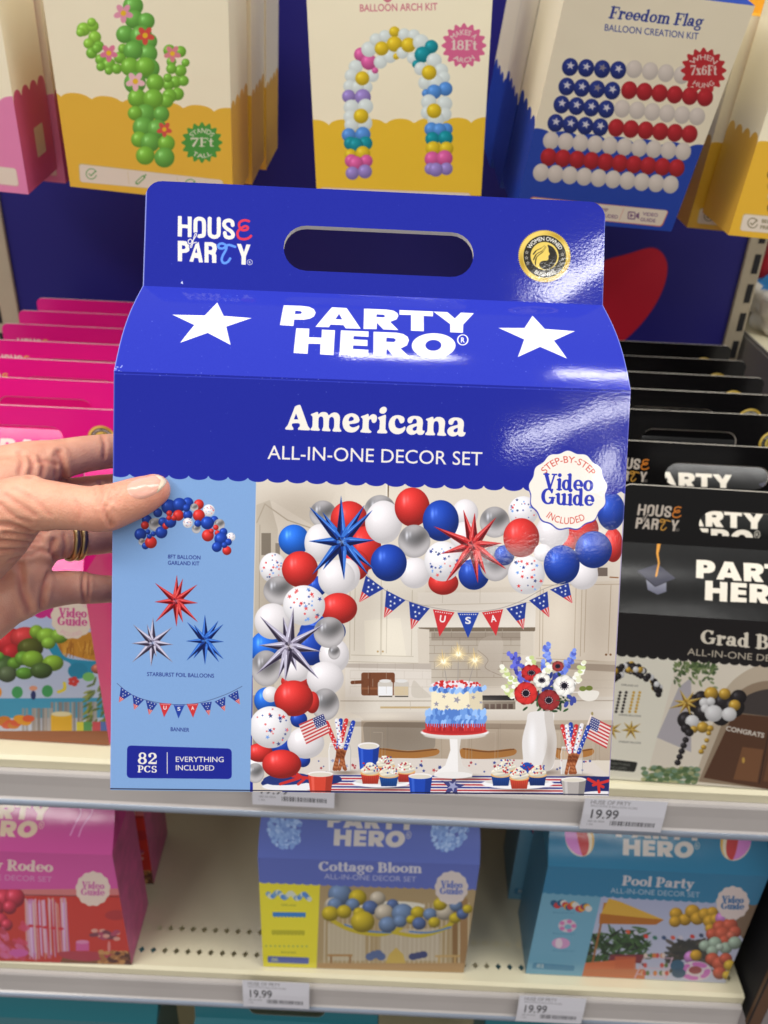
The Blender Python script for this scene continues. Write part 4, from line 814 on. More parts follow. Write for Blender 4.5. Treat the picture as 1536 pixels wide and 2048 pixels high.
def art_hang_yellow():
    A = Art([(1605, -3), (1967, 37), (1770, 500), (1454, 473)], 300, 400, (246, 230, 186))
    bumps(A, 1440, 292, 1920, 335, 8, 16, (232, 176, 48), 560)
    for i in range(40): A.balloon(1546+(i % 8)*24, 352+(i//8)*22, 13, 13, [(38, 34, 36), (222, 200, 160), (190, 150, 60)][i % 3])
    infostrip(A, [(1484, 429), (1760, 450), (1748, 486), (1476, 464)], (110, 96, 60), [('check', 'BEGINNER', 'FRIENDLY'), ('tube', 'PUMP'), ('cam', 'VIDEO')], (206, 176, 110))
    return A.done('print_hang_yellow')
def hang_side(top, low, ink, label):
    """narrow side of a hook carton; the code square of the real one is left blank"""
    A = Art([(0, 0), (90, 0), (90, 200), (0, 200)], 180, 400, top)
    bumps(A, 0, 118, 90, 118, 4, 10, low, 210)
    if label: A.rrect([(40, 148), (66, 148), (66, 176), (40, 176)], 2, (206, 186, 150))
    return A.done('print_hang_side')
def art_grad():
    A = Art([(1218.9, 1228.7), (1794.2, 1268.2), (1652.6, 1595.3), (1147.7, 1557.7)], 760, 600, (26, 25, 24))
    P = (240, 226, 194); R = random.Random(2)
    A.poly([(1100, 1290), (1800, 1340), (1800, 1640), (1100, 1600)], (244, 234, 204))
    A.poly([(1358, 1326), (1800, 1350), (1800, 1640), (1285, 1600)], (238, 224, 194))
    A.poly([(1360, 1380), (1385, 1360), (1385, 1510), (1316, 1480)], (176, 168, 168), .8)
    A.poly(spline([(1390, 1570), (1420, 1480), (1450, 1390), (1500, 1345), (1560, 1335), (1640, 1360), (1700, 1420), (1690, 1600)], 5), (206, 186, 154)); A.poly(spline([(1400, 1570), (1440, 1470), (1470, 1400), (1520, 1370), (1580, 1375), (1640, 1420), (1660, 1600)], 5), (158, 134, 104))
    A.poly(spline([(1470, 1430), (1500, 1395), (1560, 1385), (1620, 1420), (1630, 1450)], 5), (70, 62, 56)); A.poly([(1470, 1432), (1640, 1450), (1610, 1600), (1410, 1562)], (92, 58, 36)); A.poly([(1488, 1500), (1530, 1506), (1518, 1572), (1470, 1566)], (128, 84, 50)); A.poly([(1544, 1508), (1590, 1514), (1575, 1574), (1530, 1570)], (116, 76, 46)); A.stroke([(1546, 1440), (1522, 1575)], 1.5, (40, 26, 18))
    A.ell(1490, 1527, 3, 6, (206, 160, 70))
    for i in range(120): A.ell(R.uniform(1350, 1435)-0, R.uniform(1330, 1352)+R.uniform(0, 30)*(R.random() < .4), 5, 2.4, R.choice([(90, 110, 60), (120, 136, 80), (60, 80, 44)]), .8, rotd=R.uniform(0, 180))
    for i in range(150): A.ell(R.uniform(1290, 1400), R.uniform(1540, 1572), 6, 4, R.choice([(110, 130, 76), (84, 110, 66), (180, 176, 120), (120, 150, 120)]), .8)
    K, Gd, W = (34, 30, 30), (216, 166, 54), (240, 234, 220)
    for x, y, r, c in ((1395, 1412, 20, K), (1410, 1430, 20, K), (1375, 1445, 18, K), (1405, 1400, 14, K), (1450, 1410, 22, K), (1470, 1420, 22, K), (1480, 1400, 16, K), (1445, 1440, 18, K), (1425, 1392, 14, Gd), (1452, 1393, 12, Gd), (1472, 1416, 12, Gd), (1411, 1410, 10, W), (1424, 1408, 9, W), (1413, 1422, 9, W), (1430, 1432, 18, W), (1461, 1434, 15, W), (1387, 1448, 14, W), (1408, 1460, 12, Gd), (1390, 1464, 8, Gd), (1423, 1462, 7, Gd), (1374, 1462, 10, K), (1381, 1470, 9, K), (1420, 1472, 5, Gd), (1416, 1486, 5, Gd), (1410, 1500, 5.5, Gd), (1405, 1509, 5.5, Gd)): A.balloon(x, y, r, r*.93, c)
    for i in range(5): A.balloon(1374-i*4, 1485+i*11.5, 6.5, 6, K)
    A.spiky(1376, 1411, [(1362, 1384), (1390, 1388), (1408, 1400), (1350, 1406), (1340, 1422), (1362, 1432), (1384, 1436), (1396, 1420)], 5, (226, 186, 90), (196, 146, 44), (130, 90, 24))
    A.text('CONGRATS', (1454, 1466), (1531, 1482), 9.5, (226, 214, 190), .04)
    for i in range(70):
        t = R.random(); A.balloon(1222+100*t, 1362-32*math.sin(math.pi*t)+R.uniform(-9, 9)+26*t, 6, 6, R.choice([K, K, W, Gd]))
    for i, (x, c) in enumerate(((1243, K), (1255, K), (1270, Gd), (1282, Gd))):
        for j in range(7): A.ell(x-j*1.4, 1390+j*6.4, 2.8, None, c)
    for x in (1225, 1264): A.spiky(x, 1464, [(x-14, 1450), (x+2, 1446), (x+20, 1452), (x-20, 1466), (x+20, 1470), (x-10, 1482), (x+10, 1484)], 4, (226, 186, 90), (196, 146, 44), (130, 90, 24))
    for y, w in ((1376, 34), (1436, 44), (1490, 44)): A.text('GARLAND KIT' if y < 1400 else ('LINKING BALLOONS' if y < 1450 else 'STARBURST BALLOONS'), (1262-w/2, y), (1262+w/2, y+3), 3.6, (90, 84, 74))
    A.rrect([(1210, 1522), (1278, 1530), (1272, 1550), (1206, 1544)], 4, (40, 42, 36)); A.text('EVERYTHING', (1222, 1534), (1262, 1538), 5, (150, 150, 130)); A.text('INCLUDED', (1222, 1542), (1256, 1545), 5, (150, 150, 130))
    scallop(A, (26, 25, 24), 1190, 1308, 1800, 1356, 20.5, 1236, 6, 1180)
    A.slab('Grad Bash', (1404, 1293), (1610, 1312), 20, P, slant=-.05)
    A.text('ALL-IN-ONE DECOR SET', (1377, 1315), (1640, 1338), 14, (206, 190, 160), .004)
    return A.done('print_grad')
def art_luau():
    A = Art([(-388.9, 1130.1), (163.2, 1162.3), (218.3, 1495.2), (-268.8, 1465.3)], 640, 500, (200, 40, 120))
    R = random.Random(4)
    A.poly([(-400, 1215), (260, 1240), (260, 1520), (-400, 1500)], (178, 186, 204), c2=(196, 196, 196))
    A.rect(-300, 1400, 240, 1440, (70, 150, 170)); A.poly([(182, 1236), (214, 1240), (222, 1345), (190, 1330)], (222, 206, 50))
    A.poly(spline([(108, 1296), (150, 1274), (205, 1270), (216, 1300), (210, 1326), (160, 1320)], 5, True), (196, 130, 40)); 
    for i in range(60): x = R.uniform(115, 205); A.stroke([(x, R.uniform(1285, 1300)), (x+R.uniform(-8, 8), R.uniform(1305, 1322))], 1.4, R.choice([(220, 160, 60), (160, 96, 30), (206, 140, 44)]))
    A.blob([(95, 1296), (110, 1288), (130, 1318), (175, 1326), (210, 1328), (200, 1338), (172, 1358), (150, 1352), (138, 1330), (110, 1318)], (40, 138, 160)); A.ell(155, 1346, 20, 16, (36, 128, 150))
    for x, y, rx, ry, c in ((-40, 1320, 40, 34, (196, 36, 40)), (18, 1290, 36, 30, (208, 44, 46)), (50, 1280, 30, 22, (216, 60, 56)), (22, 1310, 20, 20, (200, 40, 42)), (60, 1300, 26, 20, (88, 92, 30)), (72, 1268, 14, 14, (140, 180, 50)), (92, 1276, 20, 16, (146, 190, 54)), (118, 1276, 18, 15, (140, 184, 54)), (96, 1290, 14, 12, (150, 196, 60)), (10, 1340, 22, 26, (70, 96, 44)), (28, 1330, 14, 12, (110, 160, 46)), (45, 1320, 16, 14, (116, 168, 48)), (64, 1322, 22, 17, (140, 184, 50)), (105, 1330, 21, 16, (146, 186, 50)), (48, 1350, 18, 12, (100, 156, 46)), (82, 1345, 22, 16, (78, 104, 44)), (14, 1352, 18, 16, (96, 110, 70)), (-2, 1316, 10, 9, (110, 176, 60)), (195, 1342, 14, 10, (206, 110, 80))): A.balloon(x, y, rx, ry, c, glow=.5)
    for x, y, c in ((-8, 1388, (222, 140, 40)), (34, 1388, (70, 150, 80)), (94, 1386, (70, 150, 80))): A.ell(x, y, 11, 12, c); A.ell(x+3, y-6, 6, 5, c)
    A.ell(66, 1380, 8, 5, (224, 150, 110)); A.ell(66, 1394, 5, 9, (40, 50, 90)); A.stroke(spline([(128, 1370), (128, 1382), (116, 1388)]), 6, (226, 200, 60))
    for i in range(5): a = i*1.257; A.ell(146+6*math.cos(a), 1367+6*math.sin(a), 5.5, 4, (206, 60, 50))
    A.ell(176, 1358, 12, 9, (120, 180, 90))
    for i in range(40): x = R.uniform(40, 190); A.rect(x, 1420 if x < 100 else 1408, x+5, 1470, R.choice([(160, 146, 130), (140, 126, 112), (176, 160, 140)]), .8)
    for i in range(70): A.ell(R.uniform(170, 222), R.uniform(1366, 1460), 9, 2.5, R.choice([(120, 130, 50), (150, 150, 60), (90, 104, 46)]), .8, rotd=R.uniform(-80, -10))
    A.rect(101, 1434, 143, 1466, (226, 168, 40)); A.ell(122, 1432, 20, 5, (226, 206, 150))
    for x, c in ((160, (214, 196, 60)), (174, (90, 150, 80)), (192, (206, 80, 80)), (208, (90, 110, 160))): A.rect(x-8, 1448, x+8, 1468, c)
    for i in range(12): A.ell(-10+i*6, 1448+R.uniform(-8, 8), 12, 7, R.choice([(226, 150, 40), (206, 120, 40), (216, 90, 50)]))
    A.rect(-300, 1466, 240, 1510, (150, 84, 46))
    scallop(A, (200, 40, 120), -400, 1200, 260, 1246, 24, 20, 7, 1100)
    video_badge(A, 144, 1239, 44, (228, 206, 176), (206, 80, 130), (226, 170, 170))
    return A.done('print_luau')
def art_cottage():
    B = (98, 112, 180); A = Art([(515.2, 1719), (959.6, 1733.6), (927.4, 1949.4), (526, 1936.9)], 640, 500, B)
    R = random.Random(6)
    A.rect(620, 1770, 980, 1960, (176, 150, 104))
    for x in range(650, 940, 9): A.stroke([(x, 1810), (x-2, 1930)], 2.5, R.choice([(206, 188, 150), (190, 170, 130), (214, 200, 168)]), .7)
    A.rect(655, 1850, 730, 1925, (204, 190, 158), .7); A.rect(760, 1860, 880, 1925, (206, 194, 168), .6); A.rect(905, 1800, 915, 1940, (140, 104, 60)); A.rect(920, 1800, 935, 1940, (160, 122, 76))
    A.ell(780, 1815, 70, 10, (236, 228, 204), .9)
    Bl, Bd, Y, W = (120, 146, 176), (92, 116, 160), (214, 186, 36), (216, 200, 168)
    A.stroke(spline([(650, 1835), (700, 1862), (760, 1872), (800, 1860)]), 9, (200, 176, 44)); A.stroke(spline([(790, 1868), (840, 1875), (890, 1860), (910, 1840)]), 9, (200, 176, 44)); A.stroke(spline([(690, 1852), (730, 1864), (780, 1868)]), 4, (80, 130, 180)); A.stroke(spline([(820, 1866), (860, 1868), (900, 1858)]), 4, (80, 130, 180))
    for x, y, r, c in ((680, 1792, 24, Bl), (665, 1812, 16, W), (715, 1798, 18, Y), (755, 1800, 16, W), (670, 1812, 15, Bl), (705, 1812, 14, Bl), (740, 1818, 16, Bd), (785, 1812, 12, Bd), (660, 1830, 17, Y), (688, 1826, 15, Y), (718, 1828, 12, Y), (725, 1846, 24, Y), (768, 1828, 19, W), (775, 1852, 18, Bl), (805, 1830, 22, Bl), (800, 1845, 14, Bl), (835, 1828, 14, Y), (822, 1842, 10, Y), (860, 1832, 14, Bl), (838, 1850, 14, Bd), (868, 1848, 12, Y), (890, 1828, 18, W), (880, 1812, 14, Y), (912, 1815, 13, Bl), (910, 1840, 12, Y), (925, 1832, 12, Bd), (935, 1822, 10, Y)): A.balloon(x, y, r, r*.9, c, glow=.4)
    for x in (740, 748, 756, 762): A.ell(x, 1914+R.uniform(-4, 4), 9, 8, (86, 104, 140))
    for x in (826, 836, 846): A.ell(x, 1915+R.uniform(-3, 3), 9, 7, (62, 70, 110))
    A.poly([(770, 1932), (778, 1912), (792, 1898), (806, 1912), (812, 1932)], (206, 172, 80)); A.rect(655, 1912, 705, 1916, (176, 130, 70)); A.rect(660, 1916, 664, 1934, (150, 106, 56)); A.rect(698, 1916, 702, 1934, (150, 106, 56)); A.rect(870, 1914, 920, 1918, (196, 160, 96)); A.rect(876, 1918, 880, 1936, (196, 160, 96)); A.rect(908, 1918, 912, 1936, (196, 160, 96)); A.rect(634, 1930, 940, 1960, (180, 140, 90))
    A.poly([(500, 1760), (640, 1764), (632, 1960), (500, 1960)], (236, 220, 52))
    for i in range(26): A.ell(536+i*3.3, 1792+5*math.sin(i*.8)+i*.2, 5, 5, R.choice([(120, 160, 190), (90, 140, 200), (214, 216, 190)]))
    for x0, y, c in ((545, 1832, (60, 130, 190)), (543, 1868, (190, 180, 40))): 
        A.rect(x0, y-4, x0+66, y+1, c)
        for i in range(9): A.ell(x0+4+i*7.3, y+2, 4, 4, c)
    for x in range(532, 622, 9): A.star(x, 1896, 3.4, (170, 180, 90))
    A.text('GARLAND', (562, 1815), (592, 1816), 4, (150, 150, 60)); A.text('BANNER', (562, 1910), (592, 1911), 4, (150, 150, 60))
    A.rrect([(535, 1916), (618, 1919), (617, 1932), (535, 1929)], 3, (96, 108, 168)); A.slab('86', (542, 1927), (556, 1927.5), 6, (196, 200, 150))
    scallop(A, B, 500, 1766.5, 980, 1782, 17, 520, 3.5, 1690)
    A.slab('Cottage Bloom', (637, 1746), (844, 1750), 13.5, (214, 208, 206)); A.text('ALL-IN-ONE DECOR SET', (648, 1761), (832, 1767), 10.5, (190, 188, 206), .004)
    video_badge(A, 903, 1779.5, 34, (224, 208, 192), (110, 124, 182), (206, 170, 160), full=False)
    return A.done('print_cottage')
def art_pool():
    B = (48, 122, 152); A = Art([(1096.4, 1735.9), (1538.6, 1757.2), (1450.6, 1970.2), (1051.1, 1951)], 640, 500, B)
    R = random.Random(8)
    A.rect(1040, 1780, 1560, 2000, (168, 172, 192), c2=(186, 184, 190))
    A.poly([(1480, 1810), (1540, 1800), (1500, 1900), (1470, 1860)], (120, 96, 70))
    for i in range(140): 
        x = R.uniform(1170, 1290); A.ell(x, R.uniform(1870, 1930)-(20 if x > 1220 else 0)*R.random(), 16, 2.6, R.choice([(36, 60, 34), (54, 84, 44), (28, 44, 30), (70, 100, 54)]), .9, rotd=R.uniform(-70, 70))
    for i in range(90): A.ell(R.uniform(1340, 1420), R.uniform(1885, 1945), 12, 4, R.choice([(60, 60, 50), (48, 50, 46), (80, 70, 60)]), .9, rotd=R.uniform(-50, 50))
    A.stroke([(1208, 1822), (1185, 1930)], 3.5, (150, 96, 50))
    A.poly([(1208, 1808), (1250, 1812), (1328, 1842), (1310, 1852), (1200, 1848)], (186, 120, 40)); A.poly([(1218, 1800), (1240, 1806), (1328, 1842), (1202, 1830)], (216, 166, 60))
    A.poly([(1200, 1830), (1328, 1842), (1312, 1852), (1198, 1850)], (176, 104, 36))
    A.poly([(1222, 1912), (1290, 1912), (1280, 1930), (1216, 1926)], (120, 50, 56)); A.poly([(1160, 1930), (1270, 1920), (1264, 1962), (1150, 1960)], (206, 104, 60)); A.rect(1230, 1916, 1272, 1960, (196, 96, 56), .8); A.rect(1150, 1942, 1290, 1970, (196, 110, 66))
    for p in ([(1290, 1915), (1270, 1960)], [(1345, 1918), (1330, 1966)], [(1290, 1918), (1346, 1920)], [(1280, 1938), (1340, 1942)], [(1275, 1952), (1334, 1958)]): A.stroke(p, 2.2, (206, 170, 176))
    for i in range(24): A.ell(R.uniform(1284, 1338), R.choice([1914, 1934, 1950]), 4, 5, R.choice([(196, 80, 70), (90, 110, 60), (214, 190, 170), (206, 120, 60)]))
    for x, y, c in ((1256, 1866, (206, 90, 60)), (1272, 1868, (190, 186, 190)), (1292, 1875, (206, 60, 50)), (1310, 1878, (60, 110, 90)), (1328, 1878, (60, 80, 110)), (1346, 1878, (206, 90, 70)), (1362, 1878, (200, 190, 190)), (1385, 1876, (196, 60, 50)), (1403, 1874, (60, 70, 90))): A.ell(x, y, 5, 4, c, rotd=30)
    Y, C_, S, P_ = (214, 160, 40), (206, 90, 60), (168, 186, 156), (206, 130, 190)
    for x, y, r, c in ((1352, 1830, 13, Y), (1370, 1842, 13, Y), (1350, 1846, 12, Y), (1385, 1826, 15, Y), (1395, 1840, 14, Y), (1410, 1832, 14, Y), (1425, 1828, 12, Y), (1420, 1846, 14, Y), (1432, 1842, 12, Y), (1420, 1860, 10, Y), (1445, 1840, 14, P_), (1462, 1838, 12, (206, 196, 180)), (1440, 1858, 15, C_), (1460, 1855, 16, C_), (1425, 1872, 13, C_), (1445, 1872, 17, C_), (1470, 1868, 13, C_), (1450, 1885, 12, C_), (1462, 1875, 9, (220, 110, 80)), (1410, 1895, 12, S), (1430, 1890, 14, S), (1452, 1900, 13, S), (1470, 1890, 14, S), (1425, 1906, 12, S), (1440, 1898, 8, (190, 204, 176)), (1382, 1918, 14, P_), (1392, 1914, 12, Y), (1425, 1922, 14, C_), (1440, 1932, 16, C_), (1452, 1922, 13, C_), (1440, 1950, 14, C_), (1460, 1935, 12, (222, 180, 50)), (1455, 1955, 10, (222, 180, 50))): A.balloon(x, y, r, r*.92, c, glow=.4)
    A.ell(1391, 1946, 33, 20, (214, 196, 190)); 
    for i in range(4):
        a = np.linspace(i*1.57, i*1.57+.8, 8); A.stroke([(1391+24*math.cos(q), 1946+14.5*math.sin(q)) for q in a], 11, (200, 110, 170))
    A.ell(1391, 1944, 13, 8, (150, 70, 70)); A.ell(1355, 1935, 14, 12, (50, 90, 110)); A.ell(1358, 1950, 14, 10, (44, 80, 100))
    A.poly([(1060, 1780), (1203, 1795), (1161, 1970), (1030, 1960)], (112, 164, 178))
    for i in range(22): A.ell(1108+i*3.3, 1810+4*math.sin(i*.9)+i*.5, 7, 6, R.choice([(214, 206, 190), (222, 160, 50), (40, 90, 120), (196, 60, 60)]))
    A.ell(1135, 1855, 18, 13, (206, 190, 190)); 
    for i in range(5): a = i*1.257; A.ell(1135+13*math.cos(a), 1855+9*math.sin(a), 5, 4, (206, 120, 160))
    A.ell(1136, 1857, 7, 5, (120, 168, 180)); A.ell(1122, 1890, 18, 11, (206, 150, 180)); A.ell(1118, 1890, 7, 10, (222, 200, 200))
    for y in (1830, 1872, 1906): A.text('BALLOON KIT', (1106, y), (1150, y+1.5), 3.6, (80, 130, 150))
    A.rrect([(1067, 1929), (1150, 1935), (1148, 1946), (1064, 1941)], 3, (70, 130, 156)); A.slab('81', (1073, 1939), (1088, 1940), 5.5, (190, 200, 190))
    scallop(A, B, 1060, 1786, 1560, 1814, 17, 1090, 3.5, 1700)
    A.slab('Pool Party', (1243, 1774), (1388, 1781), 13.5, (206, 196, 190), slant=.1); A.text('ALL-IN-ONE DECOR SET', (1221, 1789), (1400, 1798), 10.5, (176, 186, 190), .004)
    video_badge(A, 1466, 1809.7, 34, (220, 200, 184), (70, 110, 150), (206, 160, 150), full=False)
    return A.done('print_pool')
def art_rodeo():
    B = (206, 82, 144); A = Art([(-226.8, 1697.2), (224.3, 1712.1), (263.5, 1931.6), (-143.4, 1919)], 640, 500, B)
    R = random.Random(9)
    A.rect(-250, 1760, 290, 1950, (196, 56, 44)); A.rect(-250, 1778, 290, 1792, (206, 116, 110)); A.stroke([(-100, 1786), (270, 1796)], 2, (110, 50, 50))
    for x, y, r in ((8, 1800, 22), (30, 1796, 20), (-10, 1818, 18), (20, 1815, 14), (2, 1840, 14), (14, 1850, 12)): A.balloon(x, y, r, r, (206, 50, 70))
    for i in range(60): x = R.uniform(48, 134); A.stroke([(x, R.uniform(1796, 1810)), (x+R.uniform(2, 8), R.uniform(1905, 1922))], R.uniform(1.2, 3), R.choice([(206, 150, 190), (226, 190, 206), (190, 110, 160), (216, 170, 150)]), .85)
    for i in range(5): A.ell(62+i*15, 1852+i*1.5, 6, 3, (200, 50, 60))
    for i in range(30): A.ell(R.uniform(-10, 50), R.uniform(1850, 1915), 12, 6, R.choice([(206, 70, 100), (216, 110, 150), (180, 50, 60)]), .7, rotd=R.uniform(0, 90))
    A.ell(38, 1907, 19, 8, (206, 90, 150)); A.rect(152, 1885, 178, 1903, (206, 90, 140)); A.ell(165, 1885, 13, 4, (216, 130, 160))
    for i in range(24): A.ell(R.uniform(180, 235), R.uniform(1862, 1880), 7, 4, R.choice([(170, 70, 90), (214, 150, 130), (120, 60, 70)]))
    A.ell(232, 1832, 22, 10, (170, 50, 50)); A.ell(218, 1895, 3, 12, (216, 130, 120)); A.blob([(140, 1908), (200, 1912), (262, 1905), (266, 1940), (130, 1935)], (130, 80, 50)); A.blob([(120, 1905), (190, 1905), (230, 1912), (180, 1924), (130, 1918)], (176, 60, 70))
    for i in range(40): A.ell(R.uniform(195, 262), R.uniform(1905, 1932), 6, 4, R.choice([(170, 110, 60), (90, 50, 40), (196, 140, 80)]))
    A.rect(-250, 1740, 290, 1779, B)
    A.slab('y Rodeo', (-12, 1741), (106, 1746), 15, (226, 196, 176))
    A.text('ALL-IN-ONE DECOR SET', (-96, 1756), (104, 1765), 11, (206, 140, 170), .004)
    video_badge(A, 186, 1779, 35, (226, 200, 176), (200, 110, 150), (214, 160, 160), full=False)
    return A.done('print_rodeo')
def art_pricetag(h=0):
    A = Art([(1168, 1588), (1332, 1597), (1327, 1655), (1165, 1644)], 330, 130, (214, 208, 202))
    A.text('HUSE OF PRTY', (1180, 1598), (1258, 1603), 7, (120, 114, 110), .0); A.text('BALLOONS & BALLOON ACSRS', (1181, 1603), (1272, 1610), 4, (140, 134, 130))
    A.text('19.99', (1183, 1624), (1236, 1627), 17, (52, 50, 50), .006); A.text('082 06 0026', (1179, 1631), (1211, 1633), 3.5, (130, 126, 122)); A.text('1 EA', (1178, 1637), (1190, 1638), 3.5, (130, 126, 122))
    R = random.Random(1); x = 1223.
    while x < 1312:
        w = R.uniform(.7, 2.4); t = (x-1223)/90; A.poly([(x, 1630+t*7), (x+w, 1630+t*7), (x+w-.4, 1639+t*6), (x-.4, 1639+t*6)], (64, 62, 62)); x += w+R.uniform(.8, 3)
    return A.done('print_price')
# ------------------------------------------------------------------ helpers
def at(px, py, depth):
    """point of the room seen at a pixel of the 1536x2048 frame, at a distance along the lens axis"""
    return depth*(CR*((px-768)/FPX)+CU*((1024-py)/FPX)+CF)
def lin(c):
    return tuple((x/255/12.92) if x/255 <= .04045 else ((x/255+.055)/1.055)**2.4 for x in c)+(1,)
def tag(o, label=None, cat=None, group=None, kind=None):
    if label: o['label'] = label
    if cat: o['category'] = cat
    if group: o['group'] = group
    if kind: o['kind'] = kind
    return o
def empty(name, loc=(0, 0, 0)):
    o = bpy.data.objects.new(name, None); COL.objects.link(o); o.location = loc; o.empty_display_size = .03
    return o
def link(name, me, mats, parent=None, smooth=False):
    o = bpy.data.objects.new(name, me); COL.objects.link(o)
    for m in mats: me.materials.append(m)
    if smooth:
        for p in me.polygons: p.use_smooth = True
    if parent: o.parent = parent
    return o
def mesh(name, verts, faces, uvs=None, mi=None):
    me = bpy.data.meshes.new(name); me.from_pydata([tuple(v) for v in verts], [], faces)
    if uvs is not None:
        l = me.uv_layers.new(name='print')
        for p in me.polygons:
            for li, vi in zip(p.loop_indices, p.vertices): l.data[li].uv = uvs[vi]
    if mi is not None:
        for p, m in zip(me.polygons, mi): p.material_index = m
    me.update(); return me
def boxes(name, lst, mats, parent=None, bevel=0.):
    """several joined boxes (x0,x1,y0,y1,z0,z1,material)"""
    bm = bmesh.new()
    for b in lst:
        x0, x1, y0, y1, z0, z1 = b[:6]
        vs = [bm.verts.new((x, y, z)) for x in (x0, x1) for y in (y0, y1) for z in (z0, z1)]
        for f in ((0, 1, 3, 2), (4, 6, 7, 5), (0, 4, 5, 1), (2, 3, 7, 6), (0, 2, 6, 4), (1, 5, 7, 3)):
            bm.faces.new([vs[i] for i in f]).material_index = b[6] if len(b) > 6 else 0
    bmesh.ops.recalc_face_normals(bm, faces=bm.faces)
    if bevel: bmesh.ops.bevel(bm, geom=bm.edges[:], offset=bevel, segments=2, affect='EDGES', profile=.5)
    me = bpy.data.meshes.new(name); bm.to_mesh(me); bm.free()
    return link(name, me, mats, parent)
def mat(name, c, rough=.5, metal=0., bump=0., bscale=600., spec=.5, var=0., vscale=30.):
    m = bpy.data.materials.new(name); m.use_nodes = True; nt = m.node_tree; b = nt.nodes['Principled BSDF']
    b.inputs['Base Color'].default_value = lin(c); b.inputs['Roughness'].default_value = rough; b.inputs['Metallic'].default_value = metal
    b.inputs['Specular IOR Level'].default_value = spec
    tc = nt.nodes.new('ShaderNodeTexCoord')
    if var:
        n = nt.nodes.new('ShaderNodeTexNoise'); n.inputs['Scale'].default_value = vscale; n.inputs['Detail'].default_value = 5
        nt.links.new(tc.outputs['Object'], n.inputs['Vector'])
        mx = nt.nodes.new('ShaderNodeMix'); mx.data_type = 'RGBA'
        mx.inputs[6].default_value = lin([max(0, x*(1-var)) for x in c]); mx.inputs[7].default_value = lin([min(255, x*(1+var)) for x in c])
        nt.links.new(n.outputs['Fac'], mx.inputs[0]); nt.links.new(mx.outputs[2], b.inputs['Base Color'])
    if bump: add_bump(nt, b, tc, bump, bscale)
    return m
def add_bump(nt, b, tc, bump, bscale, wob=0.):
    n = nt.nodes.new('ShaderNodeTexNoise'); n.inputs['Scale'].default_value = bscale; n.inputs['Detail'].default_value = 3
    nt.links.new(tc.outputs['Object'], n.inputs['Vector'])
    bp = nt.nodes.new('ShaderNodeBump'); bp.inputs['Strength'].default_value = bump; bp.inputs['Distance'].default_value = .0002
    nt.links.new(n.outputs['Fac'], bp.inputs['Height'])
    if wob:
        n2 = nt.nodes.new('ShaderNodeTexNoise'); n2.inputs['Scale'].default_value = 22; n2.inputs['Detail'].default_value = 2
        nt.links.new(tc.outputs['Object'], n2.inputs['Vector'])
        b2 = nt.nodes.new('ShaderNodeBump'); b2.inputs['Strength'].default_value = wob; b2.inputs['Distance'].default_value = .004
        nt.links.new(n2.outputs['Fac'], b2.inputs['Height']); nt.links.new(bp.outputs['Normal'], b2.inputs['Normal']); nt.links.new(b2.outputs['Normal'], b.inputs['Normal'])
    else: nt.links.new(bp.outputs['Normal'], b.inputs['Normal'])
def printed(name, img, rough=.2, bump=.12, bscale=900., wob=.1, spec=.5):
    m = bpy.data.materials.new(name); m.use_nodes = True; nt = m.node_tree; b = nt.nodes['Principled BSDF']
    t = nt.nodes.new('ShaderNodeTexImage'); t.image = img; t.extension = 'EXTEND'; t.interpolation = 'Cubic'
    uv = nt.nodes.new('ShaderNodeUVMap'); uv.uv_map = 'print'; nt.links.new(uv.outputs['UV'], t.inputs['Vector'])
    nt.links.new(t.outputs['Color'], b.inputs['Base Color']); b.inputs['Roughness'].default_value = rough; b.inputs['Specular IOR Level'].default_value = spec
    tc = nt.nodes.new('ShaderNodeTexCoord'); add_bump(nt, b, tc, bump, bscale, wob)
    return m
M_card = mat('raw_card', (206, 200, 188), .8, var=.05, vscale=200)
M_shelf = mat('cream_paint', (216, 208, 178), .38, var=.03, vscale=14)
M_chan = mat('lilac_plastic', (180, 174, 171), .22, var=.05, vscale=9)
M_dark = mat('black_and_slot_shade', (20, 18, 22), .7)  # black of the boards; also the shade painted in for the upright slots
M_upr = mat('taupe_metal', (166, 154, 132), .42, bump=.05, bscale=300, var=.06, vscale=30)

